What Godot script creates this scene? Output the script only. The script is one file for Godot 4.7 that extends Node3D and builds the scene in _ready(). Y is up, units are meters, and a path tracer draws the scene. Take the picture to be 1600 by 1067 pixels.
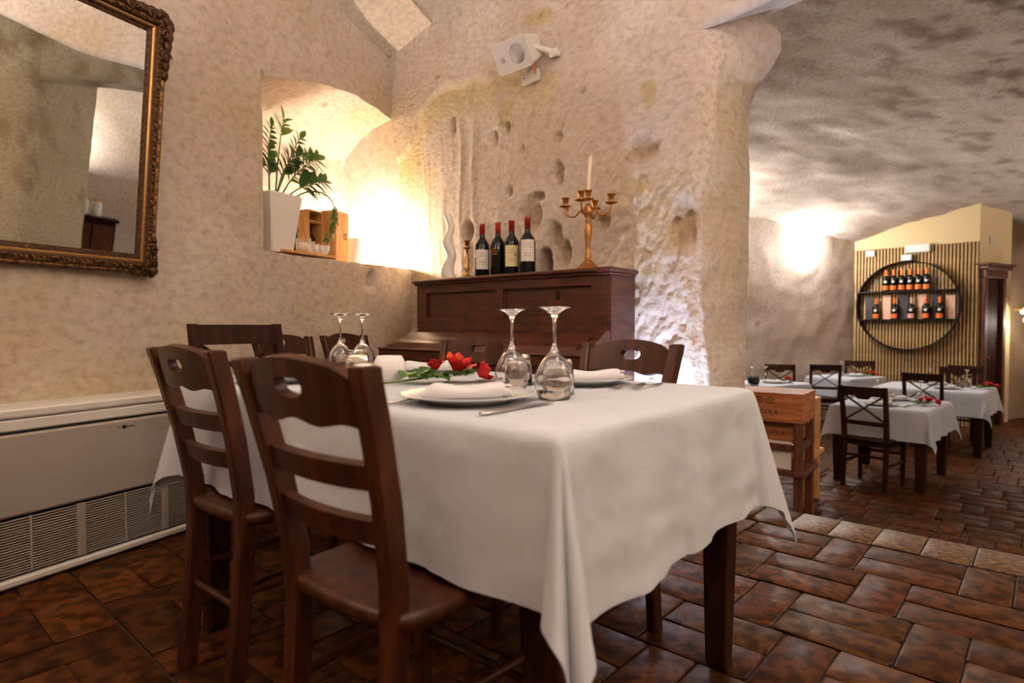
extends Node3D
# Vaulted restaurant: a raised dining platform in front, a lower vaulted room behind it.
# Positions are (x to the right, height, depth into the room); p3() turns them into Godot's axes.

const LOW := -0.56                                   # height of the lower room's floor
const OL := Vector2(-1.98, 2.172)                    # left wall: origin, direction, normal into the room
const DL := Vector2(0.439, 0.898)
const NL := Vector2(0.898, -0.439)
const OB := Vector2(-0.865, 4.46)                    # back wall: origin at the corner, direction, inward normal
const DB := Vector2(0.791, -0.6115)
const NB := Vector2(-0.6115, -0.791)
const FU := Vector2(0.748, -0.664)                   # axes of the floor tiles
const FV := Vector2(0.664, 0.748)
const TU := Vector2(0.769, -0.639)                   # axes of the dining table and the piano
const TV := Vector2(0.639, 0.769)
const EYE := Vector2(0.0, 0.0)

var M := {}
var coarse: FastNoiseLite
var mid: FastNoiseLite
var fine: FastNoiseLite
var names := {}
var rng := RandomNumberGenerator.new()


func _ready() -> void:
	rng.seed = 11
	coarse = noise(3, 0.55, 3)
	mid = noise(5, 2.6, 3)
	fine = noise(9, 9.0, 3)
	camera_and_sky()
	make_materials()
	lamps()
	build_floor()
	build_left_wall()
	build_back_wall()
	build_far_room()
	build_rest_of_room()
	build_air_conditioner()
	build_mirror()
	build_piano()
	build_piano_top_things()
	build_niche_things()
	build_speaker()
	build_dining_table()
	build_near_chairs()
	build_table_things()
	build_crate_stands()
	build_far_tables()
	build_slat_wall_things()
	build_reflected_things()


func camera_and_sky() -> void:
	var cam := Camera3D.new()
	cam.name = "camera"
	add_child(cam)
	cam.position = Vector3(0, 0.94, 0)
	cam.rotation.x = -atan(25.5 / 940.0)
	cam.near = 0.05
	cam.far = 60.0
	var lens := CameraAttributesPhysical.new()
	lens.frustum_focal_length = 21.14
	lens.frustum_near = 0.05
	lens.frustum_far = 60.0
	lens.frustum_focus_distance = 2.3
	lens.exposure_aperture = 2.4
	cam.attributes = lens
	cam.fov = rad_to_deg(2.0 * atan(533.5 / 940.0))
	cam.current = true
	var env := Environment.new()
	env.background_mode = Environment.BG_COLOR
	env.background_color = Color.BLACK
	env.tonemap_mode = Environment.TONE_MAPPER_LINEAR
	env.tonemap_exposure = 1.12
	env.sdfgi_enabled = true
	env.ssao_enabled = true
	env.ssil_enabled = true
	var world := WorldEnvironment.new()
	world.name = "world_environment"
	world.environment = env
	add_child(world)


# ---------------------------------------------------------------- lights
const WARM := Color(1.0, 0.975, 0.95)
const COOL := Color(0.80, 0.86, 1.0)

func omni(at: Vector3, energy: float, color: Color, size := 0.05) -> void:
	var l := OmniLight3D.new()
	l.name = "lamp_light"
	add_child(l, true)
	l.position = at
	l.light_color = color
	l.light_energy = energy
	l.light_size = size
	l.omni_range = 25.0
	l.omni_attenuation = 2.0
	l.shadow_enabled = true


func spot(at: Vector3, to: Vector3, energy: float, color: Color, angle: float, size := 0.04) -> void:
	var l := SpotLight3D.new()
	l.name = "spot_light"
	add_child(l, true)
	l.look_at_from_position(at, to, Vector3.UP if absf((to - at).normalized().y) < 0.99 else Vector3.RIGHT)
	l.light_color = color
	l.light_energy = energy
	l.light_size = size
	l.spot_angle = angle
	l.spot_angle_attenuation = 0.9
	l.spot_range = 25.0
	l.spot_attenuation = 2.0
	l.shadow_enabled = true


func area(at: Vector3, to: Vector3, size: Vector2, energy: float, color: Color) -> void:
	var l := AreaLight3D.new()
	l.name = "panel_light"
	add_child(l, true)
	l.look_at_from_position(at, to, Vector3.UP if absf((to - at).normalized().y) < 0.99 else Vector3.RIGHT)
	l.light_color = color
	l.light_energy = energy
	l.area_size = size
	l.shadow_enabled = true


func lamps() -> void:
	# ceiling lights out of view, placed to light the tabletops softly from above
	unseen_ceiling_panel(p3(1.0, 3.2, 1.2), 0.4, "unseen square ceiling light over the platform, placed to light the tabletops")
	unseen_ceiling_panel(p3(2.9, 3.16, 1.0), 0.25, "unseen square ceiling light over the platform step, placed to light the near room")
	# uplights out of the frame, placed to light the rooms by bounce off the vaults
	uplight(lw(-1.7, 2.15, 0.02), NL, 12.0, "unseen wall uplight on the left behind the viewer, placed to light the vault")
	uplight(p3(3.72, 2.05, 0.3), Vector2(-0.96, 0.28), 11.5, "unseen wall uplight right of the viewer, placed to light the back wall")
	uplight(p3(0.5, 2.05, -0.70), Vector2(0, 1), 16.0, "unseen wall uplight behind the viewer, placed to light the cloth and back wall")
	uplight(p3(8.75, 1.55, 5.6), Vector2(-1, 0.1), 11.0, "unseen wall uplight at the right of the lower room, placed to light its vault")
	uplight(p3(8.3, 1.55, 2.2), Vector2(-1, 0.1), 12.0, "wall uplight on the side wall reflected in the mirror")
	# wall lamps on the far wall of the lower room
	wall_lamp(p3(4.56, 2.13, 9.30), 2.7, "bright round wall lamp high on the far plaster wall under the vault")
	wall_lamp(p3(2.55, 2.3, 8.18), 4.2, "wall lamp on the far plaster wall behind the pillar")
	# lamp on the niche ledge, cold flood lamp beside the piano
	ledge_lamp(lw(2.45, 1.372, -0.22), 1.6, Color(1.0, 0.92, 0.81))
	floor_lamp(bw(2.14, 0.0, 0.36), 2.9)


func uplight(at: Vector3, out: Vector2, energy: float, label: String) -> void:
	var t := thing("out_of_frame_uplight", label, "lamp", at, face(out), "wall uplights")  # lamp outside the frame, lights the vault above it
	var b := MB.new()
	b.loft([rect_ring(0, -0.10, 0.04, 0.10, 0.03), rect_ring(0, -0.02, 0.085, 0.22, 0.075), rect_ring(0, 0.0, 0.09, 0.23, 0.08)])
	for i in b.g.size(): b.g[i] = -1
	part("bowl", b, M.white_ceramic, t)
	var g := MB.new()
	g.rbox(Vector3(0, 0.004, 0.09), Vector3(0.42, 0.006, 0.13), 0.002)
	part("diffuser", g, M.glow_soft, t)
	var c := at + Vector3(out.x, 0, -out.y).normalized() * 0.09
	area(c + Vector3(0, 0.02, 0), c + Vector3(0, 1, 0), Vector2(0.40, 0.12), energy, WARM)


func unseen_ceiling_panel(at: Vector3, energy: float, label: String) -> void:
	var t := thing("unseen_ceiling_light", label, "light", at)  # lamp out of view, lights the platform from above
	var b := MB.new()
	b.rbox(Vector3(0, 0.03, 0), Vector3(1.0, 0.05, 1.0), 0.008)
	part("housing", b, M.white_plastic, t)
	var g := MB.new()
	g.rbox(Vector3(0, 0.0, 0), Vector3(0.94, 0.012, 0.94), 0.003)
	part("diffuser", g, M.glow_soft, t)
	area(at + Vector3(0, -0.02, 0), at + Vector3(0, -1, 0), Vector2(0.92, 0.92), energy, WARM)


func wall_lamp(at: Vector3, energy: float, label: String) -> void:
	var t := thing("wall_lamp", label, "lamp", at, 0.0, "round wall lamps")
	var b := MB.new()
	b.lathe([Vector2(0, -0.035), Vector2(0.03, -0.03), Vector2(0.045, 0.0), Vector2(0.03, 0.03), Vector2(0, 0.035)], 16)
	part("bulb", b, M.glow, t)
	var c := MB.new()
	c.lathe([Vector2(0, -0.06), Vector2(0.022, -0.058), Vector2(0.022, -0.036), Vector2(0, -0.034)], 14)
	part("base", c, M.brass, t)
	omni(at, energy, WARM, 0.04)


func ledge_lamp(at: Vector3, energy: float, color: Color) -> void:
	var t := thing("ledge_lamp", "small glowing lamp at the right end of the wall niche", "lamp", at)
	var b := MB.new()
	b.lathe([Vector2(0, 0.0), Vector2(0.03, 0.0), Vector2(0.03, 0.012), Vector2(0.0, 0.012)], 16)
	part("base", b, M.white_plastic, t)
	var g := MB.new()
	g.lathe([Vector2(0, 0.013), Vector2(0.018, 0.014), Vector2(0.024, 0.034), Vector2(0.014, 0.055), Vector2(0, 0.06)], 14)
	part("bulb", g, M.glow, t)
	omni(at + Vector3(0, 0.036, 0), energy, color, 0.02)


func floor_lamp(at: Vector3, energy: float) -> void:
	var t := thing("flood_lamp", "small cold floor lamp shining up the rough wall beside the piano", "lamp", at)
	var b := MB.new()
	b.lathe([Vector2(0, 0.0), Vector2(0.06, 0.0), Vector2(0.06, 0.03), Vector2(0.0, 0.032)], 18)
	part("base", b, M.black_metal, t)
	var g := MB.new()
	g.lathe([Vector2(0, 0.033), Vector2(0.03, 0.035), Vector2(0.038, 0.06), Vector2(0.025, 0.085), Vector2(0, 0.092)], 16)
	part("bulb", g, M.glow_cool, t)
	spot(at + Vector3(0, 0.062, 0), bw(2.08, 1.15, -0.05), energy, COOL, 62.0, 0.03)


# ---------------------------------------------------------------- small helpers
func noise(s: int, f: float, oct: int) -> FastNoiseLite:
	var n := FastNoiseLite.new()
	n.noise_type = FastNoiseLite.TYPE_SIMPLEX_SMOOTH
	n.seed = s
	n.frequency = f
	n.fractal_octaves = oct
	return n


func p3(x: float, h: float, d: float) -> Vector3:
	return Vector3(x, h, -d)


func at2(q: Vector2, h: float) -> Vector3:
	return Vector3(q.x, h, -q.y)


func lw(t: float, h: float, o := 0.0) -> Vector3:
	return at2(OL + DL * t + NL * o, h)


func bw(s: float, h: float, o := 0.0) -> Vector3:
	return at2(OB + DB * s + NB * o, h)


func yaw(dir: Vector2) -> float:                     # turn that lays local +x along dir
	return atan2(dir.y, dir.x)


func numbered(called: String) -> String:
	var n: int = names.get(called, 0)
	names[called] = n + 1
	return called if n == 0 else "%s_%03d" % [called, n]


func tag(o: Node, label := "", category := "", group := "", kind := "") -> void:
	if label: o.set_meta("label", label)
	if category: o.set_meta("category", category)
	if group: o.set_meta("group", group)
	if kind: o.set_meta("kind", kind)


func thing(called: String, label: String, category: String, at := Vector3.ZERO, turn := 0.0, group := "") -> Node3D:
	var o := Node3D.new()
	o.name = numbered(called)
	add_child(o, true)
	o.position = at
	o.rotation.y = turn
	tag(o, label, category, group)
	return o


func part(called: String, b: MB, m: Material, parent: Node) -> MeshInstance3D:
	var o := MeshInstance3D.new()
	o.name = numbered(called) if parent == self else called
	o.mesh = b.mesh()
	o.material_override = m
	parent.add_child(o, true)
	return o


func lone(called: String, b: MB, m: Material, label: String, category: String, at := Vector3.ZERO, turn := 0.0, group := "") -> MeshInstance3D:
	var o := part(called, b, m, self)
	o.position = at
	o.rotation.y = turn
	tag(o, label, category, group)
	return o


func struct(called: String, b: MB, m: Material, label: String, category: String) -> MeshInstance3D:
	var o := part(called, b, m, self)
	tag(o, label, category, "", "structure")
	return o


func copy(src: Node3D, at: Vector3, turn: float, label: String, group := "") -> Node3D:
	var r: Node3D = src.duplicate()
	var base := str(src.name)
	var cut := RegEx.create_from_string("_\\d{3}$")
	r.name = numbered(cut.sub(base, ""))
	add_child(r, true)
	r.position = at
	r.rotation.y = turn
	r.set_meta("label", label)
	if group: r.set_meta("group", group)
	return r


# ---------------------------------------------------------------- mesh builder
class MB:
	var v := PackedVector3Array()
	var c := PackedColorArray()
	var g := PackedInt32Array()
	var uv := PackedVector2Array()
	var group := 0
	var colored := false
	var color := Color.WHITE

	func tri(a: Vector3, b: Vector3, d: Vector3) -> void:        # clockwise seen from the front
		v.push_back(a); v.push_back(b); v.push_back(d)
		g.push_back(group)
		if colored:
			c.push_back(color); c.push_back(color); c.push_back(color)

	func quad(a: Vector3, b: Vector3, d: Vector3, e: Vector3) -> void:
		tri(a, b, d)
		tri(a, d, e)

	func poly_out(pts: Array, mid_: Vector3) -> void:           # a flat convex face of a convex body round mid_
		var n: Vector3 = (pts[1] - pts[0]).cross(pts[2] - pts[0])
		var cen := Vector3.ZERO
		for p in pts: cen += p
		cen /= pts.size()
		var flip := n.dot(cen - mid_) > 0.0
		for i in range(1, pts.size() - 1):
			if flip: tri(pts[0], pts[i + 1], pts[i])
			else: tri(pts[0], pts[i], pts[i + 1])

	func turn_out(from: int) -> void:                            # makes the closed body added since `from` face outwards
		var vol := 0.0
		var o := v[from]
		for i in range(from, v.size(), 3):
			vol += (v[i] - o).dot((v[i + 1] - o).cross(v[i + 2] - o))
		if vol > 0.0:
			for i in range(from, v.size(), 3):
				var k := v[i + 1]; v[i + 1] = v[i + 2]; v[i + 2] = k

	func rbox(mid_: Vector3, size: Vector3, bev := 0.004, basis := Basis()) -> void:
		var keep := group
		group = -1
		var h := size * 0.5
		bev = minf(bev, minf(h.x, minf(h.y, h.z)) * 0.9)
		var q := func(x: float, y: float, z: float) -> Vector3: return mid_ + basis * Vector3(x, y, z)
		for s in [-1.0, 1.0]:
			poly_out([q.call(s * h.x, -h.y + bev, -h.z + bev), q.call(s * h.x, h.y - bev, -h.z + bev), q.call(s * h.x, h.y - bev, h.z - bev), q.call(s * h.x, -h.y + bev, h.z - bev)], mid_)
			poly_out([q.call(-h.x + bev, s * h.y, -h.z + bev), q.call(h.x - bev, s * h.y, -h.z + bev), q.call(h.x - bev, s * h.y, h.z - bev), q.call(-h.x + bev, s * h.y, h.z - bev)], mid_)
			poly_out([q.call(-h.x + bev, -h.y + bev, s * h.z), q.call(h.x - bev, -h.y + bev, s * h.z), q.call(h.x - bev, h.y - bev, s * h.z), q.call(-h.x + bev, h.y - bev, s * h.z)], mid_)
		if bev > 0.0:
			for s in [-1.0, 1.0]:
				for r in [-1.0, 1.0]:
					poly_out([q.call(s * h.x, r * (h.y - bev), -h.z + bev), q.call(s * h.x, r * (h.y - bev), h.z - bev), q.call(s * (h.x - bev), r * h.y, h.z - bev), q.call(s * (h.x - bev), r * h.y, -h.z + bev)], mid_)
					poly_out([q.call(s * h.x, -h.y + bev, r * (h.z - bev)), q.call(s * h.x, h.y - bev, r * (h.z - bev)), q.call(s * (h.x - bev), h.y - bev, r * h.z), q.call(s * (h.x - bev), -h.y + bev, r * h.z)], mid_)
					poly_out([q.call(-h.x + bev, s * h.y, r * (h.z - bev)), q.call(h.x - bev, s * h.y, r * (h.z - bev)), q.call(h.x - bev, s * (h.y - bev), r * h.z), q.call(-h.x + bev, s * (h.y - bev), r * h.z)], mid_)
					for t in [-1.0, 1.0]:
						poly_out([q.call(s * h.x, r * (h.y - bev), t * (h.z - bev)), q.call(s * (h.x - bev), r * h.y, t * (h.z - bev)), q.call(s * (h.x - bev), r * (h.y - bev), t * h.z)], mid_)
		group = keep

	func bar(a: Vector3, b: Vector3, w: float, d: float, bev := 0.003, side := Vector3.UP) -> void:   # a straight bar from a to b
		var z := (b - a).normalized()
		var x := side.cross(z)
		if x.length() < 0.01: x = Vector3.RIGHT.cross(z)
		x = x.normalized()
		rbox((a + b) * 0.5, Vector3(w, d, a.distance_to(b)), bev, Basis(x, z.cross(x), z))

	func loft(rings: Array, cap := true) -> void:                # rings: arrays of points, all of one length
		var from := v.size()
		var n: int = rings[0].size()
		for i in rings.size() - 1:
			for j in n:
				var k := (j + 1) % n
				quad(rings[i][j], rings[i][k], rings[i + 1][k], rings[i + 1][j])
		if cap:
			var keep := group
			group = -1
			for e in [0, rings.size() - 1]:
				var cen := Vector3.ZERO
				for p in rings[e]: cen += p
				cen /= n
				for j in n:
					if e == 0: tri(rings[e][(j + 1) % n], rings[e][j], cen)
					else: tri(rings[e][j], rings[e][(j + 1) % n], cen)
			group = keep
		turn_out(from)

	func lathe(profile: Array, seg := 24, at := Vector3.ZERO, basis := Basis()) -> void:
		var from := v.size()
		for i in profile.size() - 1:
			var a: Vector2 = profile[i]
			var b: Vector2 = profile[i + 1]
			for j in seg:
				var t0 := TAU * j / seg
				var t1 := TAU * (j + 1) / seg
				var p := at + basis * Vector3(a.x * cos(t0), a.y, a.x * sin(t0))
				var q := at + basis * Vector3(a.x * cos(t1), a.y, a.x * sin(t1))
				var r := at + basis * Vector3(b.x * cos(t1), b.y, b.x * sin(t1))
				var s := at + basis * Vector3(b.x * cos(t0), b.y, b.x * sin(t0))
				if a.x > 1e-6: tri(p, q, r if b.x > 1e-6 else s)
				if b.x > 1e-6: tri(p, r, s)
		turn_out(from)

	func tube(path: Array, radii, seg := 8, cap := true) -> void:
		var rings := []
		var side := Vector3.ZERO
		for i in path.size():
			var dir: Vector3 = (path[mini(i + 1, path.size() - 1)] - path[maxi(i - 1, 0)]).normalized()
			if side == Vector3.ZERO:
				side = dir.cross(Vector3.UP if absf(dir.y) < 0.9 else Vector3.RIGHT).normalized()
			side = (side - dir * side.dot(dir)).normalized()
			var up := dir.cross(side)
			var r: float = radii[i] if radii is Array else radii
			var ring := []
			for j in seg:
				ring.append(path[i] + (side * cos(TAU * j / seg) + up * sin(TAU * j / seg)) * r)
			rings.append(ring)
		loft(rings, cap)

	func sheet(nx: int, ny: int, f: Callable, tint = null, flip := false) -> void:   # an open surface f(i, j)
		var pts := []
		var cols := []
		for j in ny + 1:
			for i in nx + 1:
				var p: Vector3 = f.call(i, j)
				pts.append(p)
				if tint != null: cols.append(tint.call(p))
		for j in ny:
			for i in nx:
				var a := j * (nx + 1) + i
				var ids := [a, a + nx + 1, a + nx + 2, a, a + nx + 2, a + 1]
				if flip: ids = [a, a + nx + 2, a + nx + 1, a, a + 1, a + nx + 2]
				for k in ids:
					v.push_back(pts[k])
					if tint != null: c.push_back(cols[k])
				g.push_back(group); g.push_back(group)
		if tint != null: colored = true

	func board(xs: Array, top: Callable, low: Callable, thick: float, bow = null, hole = null) -> void:
		# an upright board in x, thick along z; top(x), low(x) give its outline, bow(x) its bend, hole(x) = [low, high] or []
		var from := v.size()
		var keep := group
		var h := thick * 0.5
		var q := func(x: float, y: float, z: float) -> Vector3: return Vector3(x, y, z + (bow.call(x) if bow != null else 0.0))
		for i in xs.size() - 1:
			var a: float = xs[i]
			var b: float = xs[i + 1]
			var spans := [[low.call(a), top.call(a), low.call(b), top.call(b)]]
			if hole != null:
				var ha: Array = hole.call(a)
				var hb: Array = hole.call(b)
				if ha.size() and hb.size():
					spans = [[low.call(a), ha[0], low.call(b), hb[0]], [ha[1], top.call(a), hb[1], top.call(b)]]
			for s in spans:
				group = keep
				quad(q.call(a, s[0], h), q.call(a, s[1], h), q.call(b, s[3], h), q.call(b, s[2], h))
				group = keep + 1
				quad(q.call(a, s[0], -h), q.call(b, s[2], -h), q.call(b, s[3], -h), q.call(a, s[1], -h))
				group = keep + 2
				quad(q.call(a, s[1], h), q.call(a, s[1], -h), q.call(b, s[3], -h), q.call(b, s[3], h))
				quad(q.call(a, s[0], h), q.call(b, s[2], h), q.call(b, s[2], -h), q.call(a, s[0], -h))
		group = -1
		for e in [xs[0], xs[-1]]:
			var w: Array = [q.call(e, low.call(e), h), q.call(e, top.call(e), h), q.call(e, top.call(e), -h), q.call(e, low.call(e), -h)]
			if e == xs[0]: quad(w[0], w[3], w[2], w[1])
			else: quad(w[0], w[1], w[2], w[3])
		group = keep
		turn_out(from)

	func prism(outline: PackedVector2Array, z0: float, z1: float, basis := Basis(), at := Vector3.ZERO) -> void:
		var from := v.size()
		var keep := group
		group = -1
		var ids := Geometry2D.triangulate_polygon(outline)
		for k in range(0, ids.size(), 3):
			var t := [outline[ids[k]], outline[ids[k + 1]], outline[ids[k + 2]]]
			if (t[1] - t[0]).cross(t[2] - t[0]) > 0.0: t = [t[0], t[2], t[1]]
			tri(at + basis * Vector3(t[0].x, t[0].y, z1), at + basis * Vector3(t[1].x, t[1].y, z1), at + basis * Vector3(t[2].x, t[2].y, z1))
			tri(at + basis * Vector3(t[0].x, t[0].y, z0), at + basis * Vector3(t[2].x, t[2].y, z0), at + basis * Vector3(t[1].x, t[1].y, z0))
		var area2 := 0.0
		var n := outline.size()
		for i in n: area2 += outline[i].cross(outline[(i + 1) % n])
		for i in n:
			var a := outline[i]
			var b := outline[(i + 1) % n]
			if area2 < 0.0:
				var k2 := a; a = b; b = k2
			quad(at + basis * Vector3(a.x, a.y, z0), at + basis * Vector3(a.x, a.y, z1), at + basis * Vector3(b.x, b.y, z1), at + basis * Vector3(b.x, b.y, z0))
		group = keep
		turn_out(from)

	func mesh() -> ArrayMesh:
		var st := SurfaceTool.new()
		st.begin(Mesh.PRIMITIVE_TRIANGLES)
		for t in g.size():
			st.set_smooth_group(g[t] if g[t] >= 0 else 0xFFFFFFFF)
			for k in 3:
				var i := t * 3 + k
				if colored: st.set_color(c[i])
				if uv.size(): st.set_uv(uv[i])
				st.add_vertex(v[i])
		st.generate_normals()
		st.index()
		return st.commit()


func rect_ring(cx: float, y: float, cz: float, hw: float, hd: float, ch := 0.006) -> Array:   # a level chamfered rectangle
	var r := []
	for q in [[1, 1, 0], [1, 1, 1], [-1, 1, 1], [-1, 1, 0], [-1, -1, 0], [-1, -1, 1], [1, -1, 1], [1, -1, 0]]:
		var dx: float = hw - (ch if q[2] == 1 else 0.0)
		var dz: float = hd - (ch if q[2] == 0 else 0.0)
		r.append(Vector3(cx + q[0] * dx, y, cz + q[1] * dz))
	return r


func range_f(a: float, b: float, n: int) -> Array:
	var r := []
	for i in n + 1: r.append(lerpf(a, b, float(i) / n))
	return r


func curve(pts: Array, n: int) -> Array:             # Catmull-Rom through pts
	var r := []
	for i in pts.size() - 1:
		for k in n:
			var t := float(k) / n
			r.append(pts[i].cubic_interpolate(pts[i + 1], pts[maxi(i - 1, 0)], pts[mini(i + 2, pts.size() - 1)], t))
	r.append(pts[-1])
	return r


func text_mesh(words: String, size: float, m: Material, parent: Node, at: Vector3, basis := Basis(), font := "Droid Sans", called := "lettering") -> void:
	var t := TextMesh.new()
	t.text = words
	var f := SystemFont.new()
	f.font_names = PackedStringArray([font])
	t.font = f
	t.font_size = 32
	t.pixel_size = size / 32.0
	t.depth = 0.0006
	t.curve_step = 1.0
	var o := MeshInstance3D.new()
	o.name = called
	o.mesh = t
	o.material_override = m
	parent.add_child(o, true)
	o.transform = Transform3D(basis, at)


# ---------------------------------------------------------------- materials
func tex(s: int, f: float, ramp: Array, size := 512, kind := FastNoiseLite.TYPE_SIMPLEX_SMOOTH, oct := 4) -> NoiseTexture2D:
	var n := FastNoiseLite.new()
	n.noise_type = kind
	n.seed = s
	n.frequency = f
	n.fractal_octaves = oct
	var t := NoiseTexture2D.new()
	t.width = size
	t.height = size
	t.seamless = true
	t.noise = n
	if ramp.size():
		var gr := Gradient.new()
		var offs := PackedFloat32Array()
		var cols := PackedColorArray()
		for r in ramp:
			offs.push_back(r[0])
			cols.push_back(r[1])
		gr.offsets = offs
		gr.colors = cols
		t.color_ramp = gr
	return t


func mat(called: String, color: Color, rough := 0.6, metal := 0.0) -> StandardMaterial3D:
	var m := StandardMaterial3D.new()
	m.resource_name = called
	m.albedo_color = color
	m.roughness = rough
	m.metallic = metal
	M[called] = m
	return m


func tri_tex(m: StandardMaterial3D, t: Texture2D, scale: Vector3, world := false) -> void:
	m.albedo_texture = t
	m.uv1_triplanar = true
	m.uv1_world_triplanar = world
	m.uv1_scale = scale


func wood(called: String, dark: Color, light: Color, scale: Vector3, rough := 0.35, coat := 0.3) -> StandardMaterial3D:
	var m := mat(called, Color.WHITE, rough)
	tri_tex(m, tex(called.hash() % 1000, 0.012, [[0.0, dark], [0.45, dark.lerp(light, 0.4)], [0.7, light], [1.0, dark.lerp(light, 0.7)]], 256), scale)
	if coat > 0.0:
		m.clearcoat_enabled = true
		m.clearcoat = coat
		m.clearcoat_roughness = 0.25
	return m


func c8(r: int, g: int, b: int) -> Color:
	return Color(r / 255.0, g / 255.0, b / 255.0)


func make_materials() -> void:
	# plaster: vertex colours carry its stains and darker hollows, a shared noise carries relief and grain
	var relief := tex(4, 0.028, [], 1024, FastNoiseLite.TYPE_SIMPLEX_SMOOTH, 6)
	var speck := tex(8, 0.02, [[0.0, c8(206, 200, 196)], [0.45, c8(240, 238, 235)], [0.7, Color.WHITE], [1.0, c8(228, 224, 214)]], 1024, FastNoiseLite.TYPE_SIMPLEX_SMOOTH, 5)
	for k in [["plaster", 0.2, 0.9], ["rock", 0.42, 1.0]]:
		var m := mat(k[0], Color.WHITE, 0.92)
		m.vertex_color_use_as_albedo = true
		m.vertex_color_is_srgb = true
		tri_tex(m, speck, Vector3.ONE * k[2], true)
		m.heightmap_enabled = true
		m.heightmap_texture = relief
		m.heightmap_scale = k[1]
	mat("cream_paint", c8(212, 188, 142), 0.75)
	# terracotta
	var tones := [c8(100, 60, 24), c8(88, 50, 19), c8(108, 64, 26), c8(80, 47, 18), c8(96, 52, 21), c8(92, 60, 24)]
	var mottle := tex(21, 0.018, [[0.0, c8(96, 84, 76)], [0.4, c8(160, 148, 134)], [0.62, c8(244, 234, 218)], [1.0, c8(200, 180, 154)]], 512)
	var wax := tex(22, 0.016, [[0.0, Color(0.36, 0.36, 0.36)], [0.5, Color(0.5, 0.5, 0.5)], [1.0, Color(0.7, 0.7, 0.7)]], 512)
	var dent := tex(23, 0.014, [], 512, FastNoiseLite.TYPE_SIMPLEX_SMOOTH, 4)
	for i in tones.size():
		var m := mat("tile_%d" % i, tones[i], 1.0)
		tri_tex(m, mottle, Vector3.ONE * 1.35, true)
		m.roughness_texture = wax
		m.metallic_specular = 0.22
		m.heightmap_enabled = true
		m.heightmap_texture = dent
		m.heightmap_scale = 0.22
	var worn := mat("worn_tile", Color.WHITE, 0.5)
	tri_tex(worn, tex(33, 0.045, [[0.0, c8(34, 22, 13)], [0.36, c8(66, 44, 24)], [0.5, c8(96, 66, 36)], [0.66, c8(124, 92, 52)], [1.0, c8(142, 108, 64)]], 512, FastNoiseLite.TYPE_SIMPLEX_SMOOTH, 6), Vector3.ONE * 1.3, true)
	mat("grout", c8(60, 40, 22), 0.9)
	# woods
	wood("chair_wood", c8(42, 19, 8), c8(76, 38, 17), Vector3(6, 1.2, 6), 0.42, 0.12)
	wood("dark_wood", c8(34, 16, 9), c8(54, 28, 15), Vector3(6, 1.2, 6), 0.55, 0.0)
	wood("piano_wood", c8(54, 21, 10), c8(86, 38, 19), Vector3(1.4, 9, 1.4), 0.36, 0.25)
	wood("crate_wood", c8(150, 84, 40), c8(196, 122, 66), Vector3(1.2, 8, 1.2), 0.6, 0.0)
	wood("pine_wood", c8(196, 138, 76), c8(224, 172, 104), Vector3(7, 1.2, 7), 0.6, 0.0)
	wood("stand_wood", c8(74, 34, 18), c8(104, 54, 28), Vector3(6, 1.2, 6), 0.55, 0.0)
	wood("slat_wood", c8(150, 118, 72), c8(196, 160, 106), Vector3(8, 1.0, 8), 0.6, 0.0)
	M.chair_wood.metallic_specular = 0.35
	M.dark_wood.metallic_specular = 0.22
	mat("slat_backing", c8(44, 32, 22), 0.9)
	mat("burnt_print", c8(58, 26, 14), 0.9)
	# cloth
	var cl := mat("cloth", c8(191, 195, 204), 0.9)
	cl.heightmap_enabled = true
	cl.heightmap_texture = tex(41, 0.006, [], 512, FastNoiseLite.TYPE_SIMPLEX_SMOOTH, 3)
	cl.heightmap_scale = 0.25
	cl.uv1_triplanar = true
	cl.uv1_scale = Vector3.ONE * 2.4
	mat("napkin", c8(212, 212, 216), 0.9)
	mat("porcelain", c8(214, 214, 216), 0.18)
	mat("white_ceramic", c8(232, 226, 220), 0.35)
	mat("white_plastic", c8(214, 208, 200), 0.38)
	mat("ac_front", c8(160, 150, 140), 0.26)
	mat("grille_dark", c8(24, 18, 14), 0.9)
	mat("grey_mesh", c8(198, 194, 195), 0.6)
	mat("grey_cone", c8(166, 162, 165), 0.6)
	mat("orange_cable", c8(222, 110, 50), 0.5)
	mat("black_plastic", c8(22, 20, 20), 0.4)
	mat("black_metal", c8(26, 24, 26), 0.35, 0.6)
	mat("steel", c8(205, 200, 195), 0.2, 1.0)
	mat("brass", c8(196, 140, 76), 0.3, 1.0)
	mat("gold_paint", c8(172, 118, 62), 0.36, 0.8)
	mat("mirror_glass", c8(236, 234, 228), 0.01, 1.0)
	var gilt := mat("gilt", Color.WHITE, 0.34, 0.75)
	tri_tex(gilt, tex(51, 0.03, [[0.0, c8(36, 20, 10)], [0.45, c8(70, 44, 22)], [0.6, c8(140, 100, 54)], [1.0, c8(182, 138, 80)]], 256), Vector3.ONE * 6.0)
	var gilt2 := mat("gilt_dark", Color.WHITE, 0.42, 0.5)
	tri_tex(gilt2, tex(52, 0.03, [[0.0, c8(38, 22, 12)], [0.5, c8(70, 42, 22)], [1.0, c8(120, 82, 42)]], 256), Vector3.ONE * 6.0)
	mat("gilt_bright", c8(168, 128, 76), 0.3, 0.9)
	# glass
	var gl := mat("glass", Color(1, 1, 1, 0.0), 0.0)
	gl.refraction_enabled = true
	gl.refraction_scale = 0.05
	var th := mat("thin_glass", Color(1, 1, 1, 0.05), 0.02)
	th.transparency = BaseMaterial3D.TRANSPARENCY_ALPHA
	mat("frosted", c8(236, 232, 230), 0.5)
	mat("wine_bottle", c8(10, 14, 12), 0.08)
	mat("red_capsule", c8(150, 26, 24), 0.4)
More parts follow.
